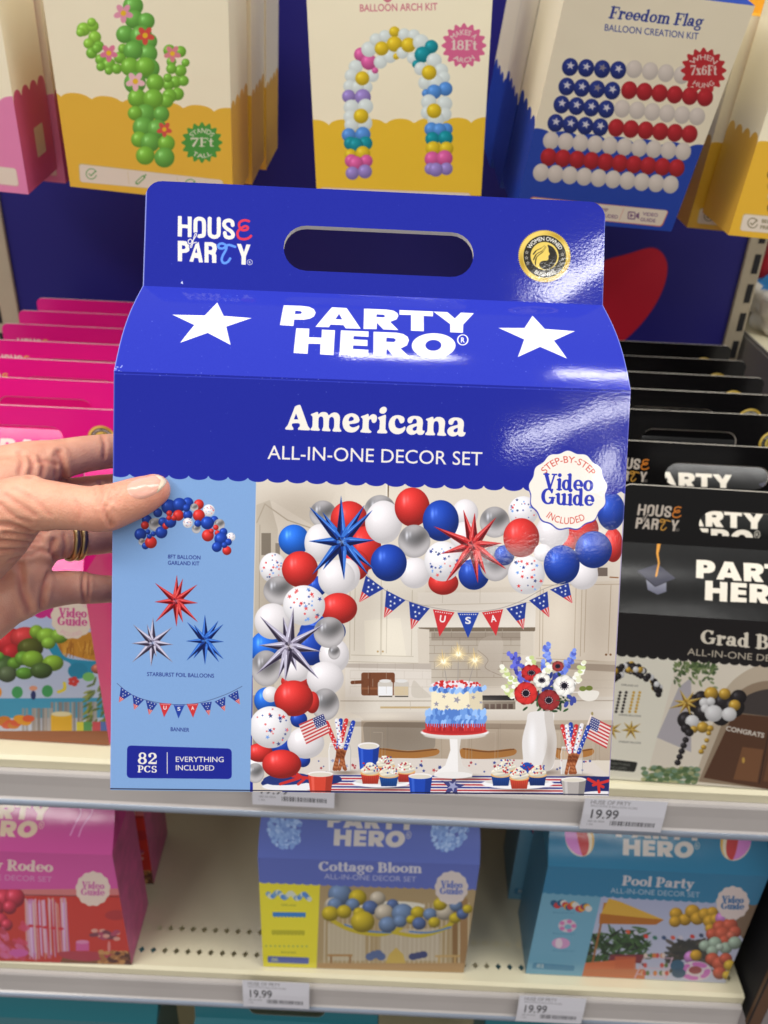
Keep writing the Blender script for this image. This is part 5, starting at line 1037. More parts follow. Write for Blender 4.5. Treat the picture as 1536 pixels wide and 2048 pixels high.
# ------------------------------------------------------------------ carton builders
CW, CH, RW = .25, .205, .244
def grid(nx, nz, fn):
    V = []; U = []; F = []
    for j in range(nz+1):
        for i in range(nx+1):
            u, v_ = i/nx, j/nz; V.append(fn(u, v_)); U.append((u, v_))
    for j in range(nz):
        for i in range(nx):
            a = j*(nx+1)+i; F.append((a, a+1, a+nx+2, a+nx+1))
    return V, F, U
def gable_carton(label, cat, group, mats, d=.084, ridge=(.0425, .2533), top=(.047, .3083), bow=.0022, edge=0.):
    """an upright gable carton: flat front and body, sloping roof, carry handle with a slot"""
    m_front, m_roof, m_flap, m_body = mats
    root = empty('gable_carton'); tag(root, label, cat, group)
    sag = edge
    V, F, U = grid(14, 10, lambda u, v_: ((u-.5)*CW, -.0012*math.sin(math.pi*u)*math.sin(math.pi*v_), v_*CH))
    link('front_panel', mesh('front_panel', V, F, U), [m_front], root, True)
    ry, rz = ridge; L = math.hypot(ry, rz-CH); ny, nz = -(rz-CH)/L, ry/L
    def rf(u, v_):
        wd = CW+(RW-CW)*v_+.004*math.sin(math.pi*min(v_, .999))*.6
        b = bow*math.sin(math.pi*v_)
        return ((u-.5)*wd, ry*v_+ny*b, CH+(rz-CH)*v_+nz*b)
    V, F, U = grid(14, 14, rf)
    link('roof_panel', mesh('roof_panel', V, F, U), [m_roof], root, True)
    # carry handle
    ty, tz = top; hL = math.hypot(ty-ry, tz-rz); du = Vector((0, (ty-ry)/hL, (tz-rz)/hL)); nn = Vector((0, -du.z, du.y))
    out = []; r = .0085; hw = RW/2
    out += [(-hw, 0), (hw, 0)]
    for k in range(7): a = math.radians(90*k/6); out.append((hw-r+r*math.cos(a), hL-r+r*math.sin(a)))
    for k in range(7): a = math.radians(90+90*k/6); out.append((-hw+r+r*math.cos(a), hL-r+r*math.sin(a)))
    hc = hL-.0318; hr = .0119; hx = .0385; hole = []
    for k in range(13): a = math.radians(-90+180*k/12); hole.append((.001+hx+hr*math.cos(a), hc+hr*math.sin(a)))
    for k in range(13): a = math.radians(90+180*k/12); hole.append((.001-hx+hr*math.cos(a), hc+hr*math.sin(a)))
    bm = bmesh.new(); uvl = bm.loops.layers.uv.new('print')
    P = lambda x, s, t: Vector((x, ry, rz))+du*s-nn*t
    th = .0016
    loops = []
    for t in (0, th):
        es = []
        lp = []
        for pts in (out, hole):
            vs = [bm.verts.new(P(x, s-(.0013 if t and pts is hole else 0), t)) for x, s in pts]; lp.append(vs)
            es += [bm.edges.new((vs[i], vs[(i+1) % len(vs)])) for i in range(len(vs))]
        loops.append(lp)
        g = bmesh.ops.triangle_fill(bm, edges=es, use_beauty=True, use_dissolve=False)
        for f in g['geom']:
            if isinstance(f, bmesh.types.BMFace):
                f.material_index = 0 if t == 0 else 2
                f.normal_update()
                if (f.normal.dot(nn) > 0) != (t == 0): f.normal_flip()
    for a, b in zip(loops[0], loops[1]):
        n = len(a)
        for i in range(n):
            f = bm.faces.new((a[i], a[(i+1) % n], b[(i+1) % n], b[i])); f.material_index = 1
    inv = Vector((0, ry, rz))
    for f in bm.faces:
        for l in f.loops:
            q = l.vert.co-inv; l[uvl].uv = (q.x/RW+.5, q.dot(du)/hL)
    me = bpy.data.meshes.new('carry_handle'); bm.to_mesh(me); bm.free()
    link('carry_handle', me, [m_flap, M_card, m_body], root)
    # body: sides, back, bottom, rear slope
    h, w2 = CW/2-.0003, RW/2
    V = [(-h, .0004, 0), (h, .0004, 0), (h, d, 0), (-h, d, 0), (-h, .0004, CH), (h, .0004, CH), (h, d, CH), (-h, d, CH), (-w2, ry+.002, rz), (w2, ry+.002, rz), (-w2+.012, ry+.001, rz-.02), (w2-.012, ry+.001, rz-.02)]
    F = [(0, 3, 2, 1), (2, 3, 7, 6), (0, 4, 7, 3), (1, 2, 6, 5), (6, 7, 8, 9), (4, 8, 10), (4, 10, 7), (7, 10, 8), (5, 11, 9), (5, 6, 11), (6, 9, 11)]
    link('carton_body', mesh('carton_body', V, F), [m_body], root)
    return root
def copy_tree(o, parent=None):
    c = o.copy(); COL.objects.link(c)
    if parent: c.parent = parent
    for ch in list(o.children): copy_tree(ch, c)
    return c
def place(o, x, y, z, yaw=0, tilt=0, roll=0):
    Rz = Matrix.Rotation(math.radians(yaw), 4, 'Z'); Rx = Matrix.Rotation(math.radians(tilt), 4, 'X'); Ry = Matrix.Rotation(math.radians(roll), 4, 'Y')
    o.matrix_basis = Matrix.Translation((x, y, z)) @ Rz @ Rx @ Ry
    return o

# ------------------------------------------------------------------ the bay: back panel, uprights, shelves
ZU, ZL, YB = -.65, -1.025, 1.19
def panel_art():
    A = Art([(-.6, .4), (.5, .4), (.5, -.75), (-.6, -.75)], 880, 920, (33, 29, 100))
    A.poly(spline([(.315, -.262), (.35, -.252), (.372, -.272), (.373, -.31), (.355, -.355), (.318, -.40), (.25, -.46), (.18, -.40), (.14, -.34), (.16, -.28), (.22, -.27), (.25, -.30), (.28, -.275)], 6, True), (186, 28, 44))
    return A.done('print_backdrop')
V, F, U = grid(1, 1, lambda u, v_: (-.6+1.076*u, YB, -.75+1.15*v_))
U = [(u*1.076/1.1, v_) for u, v_ in U]
bp_ = boxes('backdrop_panel', [(-.6, .476, YB+.001, YB+.012, -.75, .4)], [M_dark])
tag(bp_, 'dark navy panel with a red heart at the back of the shelves', 'panel')
link('printed_face', mesh('printed_face', V, F, U), [printed('backdrop_print', panel_art(), .45, .02, 400, .0, .3)], bp_)
bb = boxes('lower_backboard', [(-.62, .485, YB+.002, YB+.014, -1.75, -.752)], [M_shelf]); tag(bb, 'cream board closing the back of the lower shelves', 'panel')
def upright(x0, x1, sl, label):
    y0, y1 = YB-.005, YB+.03
    o = boxes('shelf_upright', [(x0, x1, y0, y1, -1.6, .5, 0)], [M_upr], None, .002)
    bm = bmesh.new()
    for k in range(44):
        z = .45-k*.0405
        vs = [bm.verts.new((sl+dx, y0-.0006, z+dz)) for dx, dz in ((0, 0), (.0085, 0), (.0085, .026), (0, .026))]; bm.faces.new(vs)
    me = bpy.data.meshes.new('slot_shade_row'); bm.to_mesh(me); bm.free(); link('slot_shade_row', me, [M_dark], o)  # flat dark quads on the face, painted for the shade inside the slots
    tag(o, label, 'shelf upright', 'slotted shelf uprights')
upright(.474, .499, .4865, 'slotted taupe upright to the right of the red heart panel')
upright(-.575, -.537, -.571, 'slotted taupe upright behind the pink cartons')

def shelf(label, z, y0, x0, x1, holes, tagrim):
    root = empty('gondola_shelf', ((x0+x1)/2, y0, z)); tag(root, label, 'shelf', 'gondola shelves'); ox = (x0+x1)/2
    bm = bmesh.new()
    def q(a, b, c, d): bm.faces.new([bm.verts.new(p) for p in (a, b, c, d)])
    X0, X1 = x0-ox, x1-ox; Y1 = YB-.035-y0
    rows = [(.020, .0145), (.0505, .0145)] if holes else []
    ys = 0.
    for yc, s in rows:
        q((X0, ys, 0), (X1, ys, 0), (X1, yc-s/2, 0), (X0, yc-s/2, 0))
        n = int((X1-X0-.012)/s); xs = X1-.006-n*s
        q((X0, yc-s/2, 0), (xs, yc-s/2, 0), (xs, yc+s/2, 0), (X0, yc+s/2, 0)); q((X1-.006, yc-s/2, 0), (X1, yc-s/2, 0), (X1, yc+s/2, 0), (X1-.006, yc+s/2, 0))
        for i in range(n):
            a, b = xs+i*s, xs+(i+1)*s; cx = (a+b)/2; r = .0038
            c00, c10, c11, c01 = [(x, y, 0) for x, y in ((a, yc-s/2), (b, yc-s/2), (b, yc+s/2), (a, yc+s/2))]
            N, E_, S, W_ = (cx, yc+r*1.15, 0), (cx+r, yc, 0), (cx, yc-r*1.15, 0), (cx-r, yc, 0)
            for t in ((c00, c10, S), (c10, c11, E_), (c11, c01, N), (c01, c00, W_), (c10, E_, S), (c11, N, E_), (c01, W_, N), (c00, S, W_)):
                bm.faces.new([bm.verts.new(p) for p in t])
        ys = yc+s/2
    q((X0, ys, 0), (X1, ys, 0), (X1, Y1, 0), (X0, Y1, 0))
    # rolled front lip, ends and underside rails
    q((X0, 0, 0), (X0, -.004, -.003), (X1, -.004, -.003), (X1, 0, 0)); q((X0, -.004, -.003), (X0, -.004, -.05), (X1, -.004, -.05), (X1, -.004, -.003))
    q((X1, 0, 0), (X1, -.004, -.003), (X1, -.004, -.05), (X1, 0, -.05)); q((X1, 0, 0), (X1, 0, -.05), (X1, Y1, -.03), (X1, Y1, 0)); q((X0, 0, 0), (X0, Y1, 0), (X0, Y1, -.03), (X0, 0, -.05))
    q((X0, -.004, -.05), (X0, .02, -.05), (X1, .02, -.05), (X1, -.004, -.05))
    me = bpy.data.meshes.new('deck'); bm.to_mesh(me); bm.free(); link('deck', me, [M_shelf], root)
    # price channel: a profile run along the front
    prof = [(-.0045, -.0135), (-.009, -.0140), (-.0105, -.0165), (-.0110, -.030), (-.0125, -.046), (-.0145, -.0475), (-.0125, -.050), (-.0045, -.050)]
    XE = X1-tagrim
    V = [(x, y, zz) for x in (X0, XE) for y, zz in prof]; n = len(prof)
    F = [(i, i+n, i+1+n, i+1) for i in range(n-1)]+[tuple(range(n, 2*n))]
    link('price_channel', mesh('price_channel', V, F), [M_chan], root)
    rim = [(-.0130, -.0468), (-.0160, -.0485), (-.0165, -.0545), (-.0120, -.0570), (-.0095, -.0530)]
    V = [(x, y, zz) for x in (X0, XE) for y, zz in rim]; n = len(rim); F = [(i, i+n, (i+1) % n+n, (i+1) % n) for i in range(n)]+[tuple(range(n, 2*n))]
    link('channel_rim', mesh('channel_rim', V, F), [M_rim], root, True)
    return root
M_rim = mat('bluish_plastic', (140, 150, 166), .12, var=.1, vscale=6)
shelf('cream shelf with price channel at the height of the black and pink cartons', ZU, .606, -.62, .60, False, 0.)
shelf('lower cream shelf with two rows of diamond holes', ZL, .625, -.62, .4745, True, .002)
ZB = -1.42
shelf('lowest cream shelf under the teal cartons', ZB, .60, -.62, .4745, False, .002)
dv = boxes('divider_board', [(.481, .4945, .613, 1.15, -1.06, -.715, 0), (.480, .4965, .605, .613, -1.062, -.713, 1)], [M_dark, mat('brown_edge', (88, 58, 34), .5, var=.1)], None, .0015)
tag(dv, 'black divider board with a brown front edge at the right end of the lower shelf', 'divider')
fl = boxes('floor', [(-4, 4, -3, 4, -1.80, -1.75)], [mat('grey_floor', (120, 112, 112), .35, var=.05, vscale=3)]); tag(fl, kind='structure')

# ------------------------------------------------------------------ print every carton
AMER = [printed('stars_front', hero_front(), .065, .085, 700, .07), printed('stars_roof', roof_art((40, 50, 156), (236, 226, 204), 'stars', 1100, .006), .06, .10, 700, .05), printed('stars_flap', flap_art((29, 38, 138), (234, 222, 200), (214, 52, 76), (96, 144, 212), 1100, .006), .065, .10, 700, .07), mat('stars_body', (34, 42, 156), .25, bump=.08, bscale=900)]  # roof blue painted lighter than the front, overhead light put into its colour
PINK_C, BLACK_C = (222, 24, 122), (15, 14, 14)
PK = [printed('luau_front', art_luau(), .25), printed('pink_roof', roof_art(PINK_C, (236, 214, 190), 'none', 500), .2), printed('pink_flap', flap_art(PINK_C, (232, 210, 180), (232, 190, 80), (232, 190, 80), 700), .3), mat('pink_body', PINK_C, .3)]
BK = [printed('grad_front', art_grad(), .18), printed('black_roof', roof_art((20, 20, 18), (240, 226, 196), 'caps', 800), .2), printed('black_flap', flap_art(BLACK_C, (214, 196, 170), (226, 130, 44), (210, 150, 60), 700), .22), mat('black_body', BLACK_C, .3)]
CB = [printed('cottage_front', art_cottage(), .3), printed('cottage_roof', roof_art((98, 112, 180), (218, 206, 190), 'hydrangea', 640), .3), mat('cottage_flap', (98, 112, 180), .3), mat('cottage_body', (98, 112, 180), .3)]
PL = [printed('pool_front', art_pool(), .22), printed('pool_roof', roof_art((48, 124, 154), (216, 202, 184), 'beachball', 640), .16), mat('pool_flap', (48, 124, 154), .3), mat('pool_body', (40, 104, 132), .3)]
RD = [printed('rodeo_front', art_rodeo(), .25), printed('rodeo_roof', roof_art((206, 82, 144), (226, 196, 160), 'cactus', 640), .16), mat('rodeo_flap', (206, 82, 144), .3), mat('rodeo_body', (186, 70, 128), .3, var=.25, vscale=60)]
TL_ = [mat('teal_front', (30, 112, 126), .3), mat('teal_roof', (30, 112, 126), .3), mat('teal_flap', (30, 112, 126), .3), mat('teal_body', (24, 92, 104), .35)]

# ------------------------------------------------------------------ the carton in the hand
hero = gable_carton('blue carton with white stars held up by a hand in front of the shelves', 'box', None, AMER, d=.086, ridge=(.0437, .2531), top=(.0482, .3082))
place(hero, -.00368, .29848, -.33544, 3.298, -25.639, .565)

# ------------------------------------------------------------------ rows on the upper shelf
ORD = ['', 'second', 'third', 'fourth', 'fifth', 'sixth', 'seventh', 'eighth']
def row(mats, colr, ys, xs, yaws, front_label, group, back):
    full = gable_carton(front_label, 'box', group, mats, d=.080, ridge=(.041, .2533))
    slim = gable_carton('x', 'box', group, mats, d=.05, ridge=(.0235, .2533), top=(.0245, .3085), bow=.003)
    for i, (yf, x, yw) in enumerate(zip(ys, xs, yaws)):
        proto = full if i < 3 else slim
        o = proto if i in (0, 3) else copy_tree(proto)
        place(o, x, yf-(.047 if i < 3 else .0245), ZU+.0015, yw)
        if i: o['label'] = (f'{colr} carton, {ORD[i]} from the front of its row, {back}' if i < len(ys)-1 else f'{colr} carton at the very back of its row, against the navy panel')
R = random.Random(5)
row(PK, 'pink', [.672, .762, .833, .889, .9475, 1.006, 1.061, 1.117], [-.392, -.372, -.366, -.36, -.358, -.358, -.359, -.357], [-1, .5, 0, -.4, .4, 0, .3, 0], 'frontmost pink carton with a printed beach party, behind the fingers', 'pink cartons in a row', 'only its handle showing')
row(BK, 'black', [.655, .7486, .829, .887, .941, .997, 1.053], [.327, .322, .318, .314, .312, .311, .311], [-1.5, -.6, .3, 0, -.3, .2, 0], 'frontmost black graduation carton with gold balloons on its front', 'black graduation cartons in a row', 'seen over the one before it')

# ------------------------------------------------------------------ lower shelf
cb = gable_carton('periwinkle carton with yellow side strip standing alone on the lower shelf', 'box', None, CB); place(cb, .002, .632, ZL+.001, 1.0)
pl = gable_carton('turquoise pool party carton at the right end of the lower shelf', 'box', 'turquoise pool cartons', PL); place(pl, .3295, .637, ZL+.001, 0)
p2 = copy_tree(pl); place(p2, .318, .738, ZL+.001, -1.5); p2['label'] = 'turquoise carton hidden behind the front pool party carton'
rd = gable_carton('magenta rodeo carton with a printed fringe curtain, front of the lower shelf', 'box', 'magenta rodeo cartons', RD); place(rd, -.4099, .6215, ZL+.001, 1.0)
r2 = copy_tree(rd); place(r2, -.412, .735, ZL+.001, 1.0); r2['label'] = 'magenta carton in shadow behind the front rodeo carton'
# ------------------------------------------------------------------ teal cartons under the lower shelf
tz = ZB+.0015
t1 = gable_carton('teal carton under the lower shelf, below the magenta carton', 'box', 'teal cartons', TL_); place(t1, -.405, .656, tz, 0)
for x, y, l in ((-.098, .60, 'teal carton under the lower shelf, below the periwinkle carton'), (.30, .66, 'teal carton under the lower shelf, below the turquoise carton')):
    o = copy_tree(t1); place(o, x, y, tz, 0); o['label'] = l

# ------------------------------------------------------------------ cartons on hooks
HW, HH = .16, .20
def hang_carton(label, group, m_front, m_side, m_body, d=.085):
    root = empty('hanging_carton'); tag(root, label, 'box', group)
    V, F, U = grid(6, 8, lambda u, v_: ((u-.5)*HW, -.0008*math.sin(math.pi*u)*math.sin(math.pi*v_), v_*HH)); link('front_panel', mesh('front_panel', V, F, U), [m_front], root, True)
    h = HW/2-.0002
    for s in (-1, 1):
        V, F, U = grid(1, 1, lambda u, v_: (s*h, .0003+(d-.0006)*(u if s > 0 else 1-u), v_*HH)); link('side_panel', mesh('side_panel', V, F, U), [m_side], root)
    V = [(-h, .0004, 0), (h, .0004, 0), (h, d, 0), (-h, d, 0), (-h, .0004, HH), (h, .0004, HH), (h, d, HH), (-h, d, HH), (-.05, d, HH+.04), (.05, d, HH+.04), (.05, d-.001, HH+.04), (-.05, d-.001, HH+.04), (.06, d-.001, HH), (-.06, d-.001, HH)]
    F = [(0, 3, 2, 1), (2, 3, 7, 6), (4, 5, 6, 7), (10, 11, 13, 12), (7, 8, 9, 6)]
    link('carton_body', mesh('carton_body', V, F), [m_body], root)
    return root
OCH = (226, 170, 54)
def side(top, low, code=False): return printed('hang_side', hang_side(top, low, (0, 0, 0), code), .3)
S_och = side(CREAM, OCH); S_pink = side(CREAM, (200, 84, 112), True); S_blue = side(CREAM, (34, 66, 152))
B_och, B_pink, B_blue = mat('ochre_body', OCH, .4), mat('rose_body', (214, 110, 140), .4), mat('royal_body', (34, 66, 152), .4)
def hook_stack(o, n, labels, x, y, z, yaw, tilt, roll, dy, jit):
    for i in range(n):
        q = o if i == 0 else copy_tree(o)
        place(q, x+jit[i][0], y+dy*i, z+jit[i][1], yaw+jit[i][2], tilt, roll)
        if i: q['label'] = labels[i-1]
h1 = hang_carton('hanging carton with a green balloon cactus on its front', 'cactus cartons on a hook', printed('cactus_front', art_cactus(), .3), S_och, B_och)
hook_stack(h1, 3, ['ochre carton directly behind the cactus carton', 'ochre carton last on the hook behind the cactus carton'], -.2419, .87, -.1575, -1.8, 9.85, 3.25, .092, [(0, 0, 0), (.004, .004, 1), (.006, .006, 0)])
h2 = hang_carton('hanging carton with a rainbow balloon arch on its front', None, printed('arch_front', art_arch(), .3), S_och, B_och)
place(h2, -.0009, .87, -.1457, -2.9, 6.45, -2.29)
h3 = hang_carton('hanging carton with a flag made of balloons on its front', 'balloon flag cartons on a hook', printed('freedom_front', art_freedom(), .3), S_blue, B_blue)
hook_stack(h3, 3, ['cream and blue carton directly behind the balloon flag carton', 'cream and blue carton last on the hook behind the balloon flag carton'], .1922, .87, -.165, 4.3, 15.2, 3.2, .092, [(0, 0, 0), (-.006, .012, -1), (-.01, .02, 1)])
h4 = hang_carton('rose hanging carton at the edge of the picture beside the cactus carton', 'rose cartons on a hook', printed('rose_front', art_hang_pink(), .3), S_pink, B_pink)
hook_stack(h4, 2, ['rose carton hanging behind the front rose carton'], -.4435, .87, -.158, 0, 8, 3, .092, [(0, 0, 0), (.004, -.004, 0)])
h5 = hang_carton('ochre hanging carton with black balloons at the edge beside the balloon flag carton', 'ochre cartons on a hook', printed('ochre_front', art_hang_yellow(), .3), S_och, B_och)
hook_stack(h5, 2, ['ochre carton hanging behind the one with black balloons'], .405, .87, -.1725, 1, 4, 3, .092, [(0, 0, 0), (-.012, -.012, 0)])

# ------------------------------------------------------------------ price tags on the channels
M_tag = printed('price_print', art_pricetag(), .55, .02, 300, 0., .3)
M_tagb = mat('tag_paper', (206, 202, 196), .6)
def price_tag(x, y, z, wd, label, roll=0, hh=.60):
    V, F, U = grid(4, 2, lambda u, v_: ((u-.5)*wd, -.0004-.0008*math.sin(math.pi*v_), (v_-1)*wd*hh))
    o = link('price_tag', mesh('price_tag', V, F, U), [M_tag, M_tagb])
    md = o.modifiers.new('paper', 'SOLIDIFY'); md.thickness = .0004; md.offset = 1; md.material_offset = 0; md.material_offset_rim = 1
    tag(o, label, 'price tag', 'white price tags'); place(o, x, y, z, 0, -4, roll); return o
price_tag(-.0765, .5915, -.6435, .082, 'white price tag on the upper shelf, half covered by the blue carton', 0, .5)
price_tag(.253, .5915, -.656, .082, 'white 19.99 price tag on the upper shelf under the black cartons', 0, .5)
price_tag(-.1045, .6105, -1.0215, .082, 'white 19.99 price tag on the lower shelf below the periwinkle carton', 0)
price_tag(.2355, .6105, -1.0255, .082, 'white 19.99 price tag on the lower shelf below the turquoise carton', 0)

# ------------------------------------------------------------------ the bay next door
nb = boxes('neighbour_shelf', [(.505, 1.2, .95, 1.33, -.428, -.370, 0), (.507, 1.2, .948, 1.33, -.370, -.366, 1)], [mat('grey_steel', (132, 130, 124), .45), M_shelf], None, .002)
tag(nb, 'grey shelf end of the next bay at the right edge, topped in white', 'shelf')
nd = boxes('neighbour_deck', [(.503, 1.2, .8, 1.328, -.46, -.432)], [M_shelf], None, .002); tag(nd, 'cream deck of the next bay below the grey shelf end, beside the black cartons', 'shelf')
nw = boxes('neighbour_backboard', [(.503, 1.3, 1.33, 1.345, -.8, .4)], [mat('slate_board', (74, 76, 88), .6, var=.1)]); tag(nw, 'slate board behind the packages of the next bay', 'panel')
def bag(name, loc, s, mats, label, seed):
    bm = bmesh.new(); bmesh.ops.create_icosphere(bm, subdivisions=4, radius=1.)
    R = random.Random(seed); ph = [R.uniform(0, 6) for _ in range(6)]
    for v in bm.verts:
        c = v.co; k = 1+.12*math.sin(4*c.x+ph[0])*math.sin(5*c.z+ph[1])+.08*math.sin(9*c.y+ph[2]+3*c.x)+.05*math.sin(14*c.z+ph[3])
        v.co = Vector((c.x*k*s[0], c.y*k*s[1], max(c.z*k, -.8)*s[2]))
    for f in bm.faces:
        q = f.calc_center_median(); f.smooth = True
        if len(mats) > 1 and abs(q.x/s[0]+.55) < .3 and q.z/s[2] > .1: f.material_index = 1
    me = bpy.data.meshes.new(name); bm.to_mesh(me); bm.free()
    o = link(name, me, mats); o.location = loc; tag(o, label, 'package'); return o
M_film = mat('white_film', (226, 222, 210), .25, bump=.3, bscale=60)
bag('plastic_package', (.562, 1.215, -.328), (.05, .06, .05), [M_film, mat('blue_patch', (40, 130, 200), .3)], 'white plastic package with a blue patch on the next bay', 3)
bag('plastic_package', (.60, 1.285, -.27), (.06, .03, .12), [mat('red_film', (180, 40, 50), .3)], 'red package behind the white plastic package of the next bay', 8)

# ------------------------------------------------------------------ the hand that holds the blue carton
M_skin = bpy.data.materials.new('skin'); M_skin.use_nodes = True
nt = M_skin.node_tree; b = nt.nodes['Principled BSDF']
b.inputs['Roughness'].default_value = .46; b.inputs['Specular IOR Level'].default_value = .4
b.inputs['Subsurface Weight'].default_value = .18; b.inputs['Subsurface Radius'].default_value = (1., .35, .2); b.inputs['Subsurface Scale'].default_value = .004
tc = nt.nodes.new('ShaderNodeTexCoord')
vc = nt.nodes.new('ShaderNodeVertexColor'); vc.layer_name = 'flush'
n1 = nt.nodes.new('ShaderNodeTexNoise'); n1.inputs['Scale'].default_value = 90; n1.inputs['Detail'].default_value = 6; nt.links.new(tc.outputs['Object'], n1.inputs['Vector'])
mx = nt.nodes.new('ShaderNodeMix'); mx.data_type = 'RGBA'; mx.inputs[6].default_value = lin((206, 136, 110)); mx.inputs[7].default_value = lin((234, 180, 152)); nt.links.new(n1.outputs['Fac'], mx.inputs[0])
m2 = nt.nodes.new('ShaderNodeMix'); m2.data_type = 'RGBA'; m2.inputs[7].default_value = lin((214, 122, 104)); nt.links.new(mx.outputs[2], m2.inputs[6]); nt.links.new(vc.outputs['Color'], m2.inputs[0]); nt.links.new(m2.outputs[2], b.inputs['Base Color'])
n2 = nt.nodes.new('ShaderNodeTexVoronoi'); n2.inputs['Scale'].default_value = 1100; nt.links.new(tc.outputs['Object'], n2.inputs['Vector'])
n3 = nt.nodes.new('ShaderNodeTexNoise'); n3.inputs['Scale'].default_value = 260; n3.inputs['Detail'].default_value = 8; nt.links.new(tc.outputs['Object'], n3.inputs['Vector'])
ad = nt.nodes.new('ShaderNodeMath'); ad.operation = 'MULTIPLY_ADD'; ad.inputs[1].default_value = .5; nt.links.new(n2.outputs['Distance'], ad.inputs[0]); nt.links.new(n3.outputs['Fac'], ad.inputs[2])
bp = nt.nodes.new('ShaderNodeBump'); bp.inputs['Strength'].default_value = .35; bp.inputs['Distance'].default_value = .0006; nt.links.new(ad.outputs[0], bp.inputs['Height']); nt.links.new(bp.outputs['Normal'], b.inputs['Normal'])

# joints: (pixel x, pixel y, distance along the lens axis, radius in metres)
CH_ = {
 'thumb': [(-160, 1150, .44, .026), (-55, 1075, .425, .0245), (40, 1012, .409, .0150), (80, 1010, .407, .0128), (130, 1013, .405, .0114), (172, 1017, .404, .0108), (208, 1018, .4035, .0112), (240, 1008, .4045, .0107), (272, 996, .4055, .0100), (296, 986, .4065, .0090), (308, 980, .4075, .0080)],
 'index': [(-160, 1000, .46, .021), (-20, 948, .462, .0140), (50, 928, .466, .0125), (110, 920, .472, .0114), (165, 909, .480, .0105), (225, 902, .490, .0101), (290, 900, .503, .0098), (345, 905, .514, .0090), (392, 912, .520, .0072)],
 'middle': [(-120, 1040, .468, .022), (40, 1010, .472, .0135), (110, 1000, .482, .0118), (225, 984, .500, .0108), (310, 980, .516, .0102), (380, 982, .523, .0080)],
 'ring': [(-100, 1110, .466, .022), (20, 1098, .462, .0145), (75, 1085, .466, .0126), (125, 1077, .474, .0115), (175, 1074, .484, .0108), (228, 1070, .498, .0105), (300, 1064, .515, .0100), (360, 1060, .523, .0080)],
 'little': [(-90, 1200, .456, .022), (15, 1200, .455, .0142), (70, 1185, .462, .0112), (112, 1178, .470, .0101), (150, 1175, .477, .0094), (190, 1178, .486, .0085), (228, 1178, .496, .0080), (290, 1178, .510, .0078), (340, 1178, .520, .0064)],
 'heel': [(-190, 1270, .45, .028), (-70, 1225, .450, .0235), (10, 1190, .455, .0165), (60, 1150, .460, .0110)],
 'palm': [(-190, 1080, .462, .030), (-70, 1110, .460, .025), (20, 1120, .459, .0150), (70, 1110, .462, .0110)],
 'palm2': [(-150, 960, .462, .022), (0, 985, .466, .015), (85, 985, .474, .0110)],
 'web': [(-70, 1000, .445, .020), (20, 960, .452, .0125), (70, 945, .462, .0105)],
 'wrist': [(-150, 1130, .45, .034), (-420, 1260, .47, .034), (-700, 1420, .50, .040)],
}
bm = bmesh.new()
def tube(bm, pts, ns=18):
    P = [at(*p[:3]) for p in pts]; Rr = [p[3] for p in pts]
    prev = None; rings = []
    # resample as a smooth curve
    A_ = spline([tuple(p)+(r,) for p, r in zip(P, Rr)], 5)
    Q = [Vector(a[:3]) for a in A_]; rr = [max(a[3], .003) for a in A_]
    # round both ends
    d0 = (Q[1]-Q[0]).normalized(); d1 = (Q[-1]-Q[-2]).normalized()
    Q2 = []; r2 = []
    for k in range(5): a = math.radians(85-17*k); Q2.append(Q[0]-d0*rr[0]*math.sin(a)); r2.append(rr[0]*math.cos(a))
    Q2 += Q; r2 += rr
    for k in range(5): a = math.radians(17*(k+1)); Q2.append(Q[-1]+d1*rr[-1]*math.sin(a)); r2.append(rr[-1]*math.cos(a))
    up = Vector((0, 0, 1))
    for i, (q, r) in enumerate(zip(Q2, r2)):
        t = (Q2[min(i+1, len(Q2)-1)]-Q2[max(i-1, 0)]).normalized()
        x = up.cross(t).normalized(); y = t.cross(x)
        rings.append([bm.verts.new(q+x*r*math.cos(2*math.pi*k/ns)+y*r*math.sin(2*math.pi*k/ns)) for k in range(ns)])
    for a, c in zip(rings, rings[1:]):
        for k in range(ns): bm.faces.new((a[k], a[(k+1) % ns], c[(k+1) % ns], c[k]))
    bm.faces.new(rings[0][::-1]); bm.faces.new(rings[-1])
for c in CH_.values(): tube(bm, c)
bmesh.ops.recalc_face_normals(bm, faces=bm.faces)
me = bpy.data.meshes.new('hand_base'); bm.to_mesh(me); bm.free()
tmp = bpy.data.objects.new('hand_base', me); COL.objects.link(tmp)
md = tmp.modifiers.new('r', 'REMESH'); md.mode = 'VOXEL'; md.voxel_size = .00125
md = tmp.modifiers.new('s', 'SMOOTH'); md.factor = .5; md.iterations = 9
dg = bpy.context.evaluated_depsgraph_get(); dg.update()
hm = bpy.data.meshes.new_from_object(tmp.evaluated_get(dg)); hm.name = 'hand'
bpy.data.objects.remove(tmp); bpy.data.meshes.remove(me)
n = len(hm.vertices); co = np.empty(n*3); hm.vertices.foreach_get('co', co); co = co.reshape(-1, 3)
no = np.empty(n*3); hm.vertices.foreach_get('normal', no); no = no.reshape(-1, 3)
tree = BVHTree.FromPolygons([Vector(c) for c in co], [tuple(p.vertices) for p in hm.polygons])
def skin_at(px, py):
    d = at(px, py, 1.).normalized(); h = tree.ray_cast(Vector((0, 0, 0)), d)
    return (h[0], h[1]) if h[0] is not None else (None, None)
def crease(pts, depth, wd, n_=10):
    """a fold pressed into the skin along a line"""
    for a, c in zip(pts[:-1], pts[1:]):
        for t in np.linspace(0, 1, n_):
            p, _ = skin_at(a[0]+(c[0]-a[0])*t, a[1]+(c[1]-a[1])*t)
            if p is not None: yield (np.array(p), depth, wd)
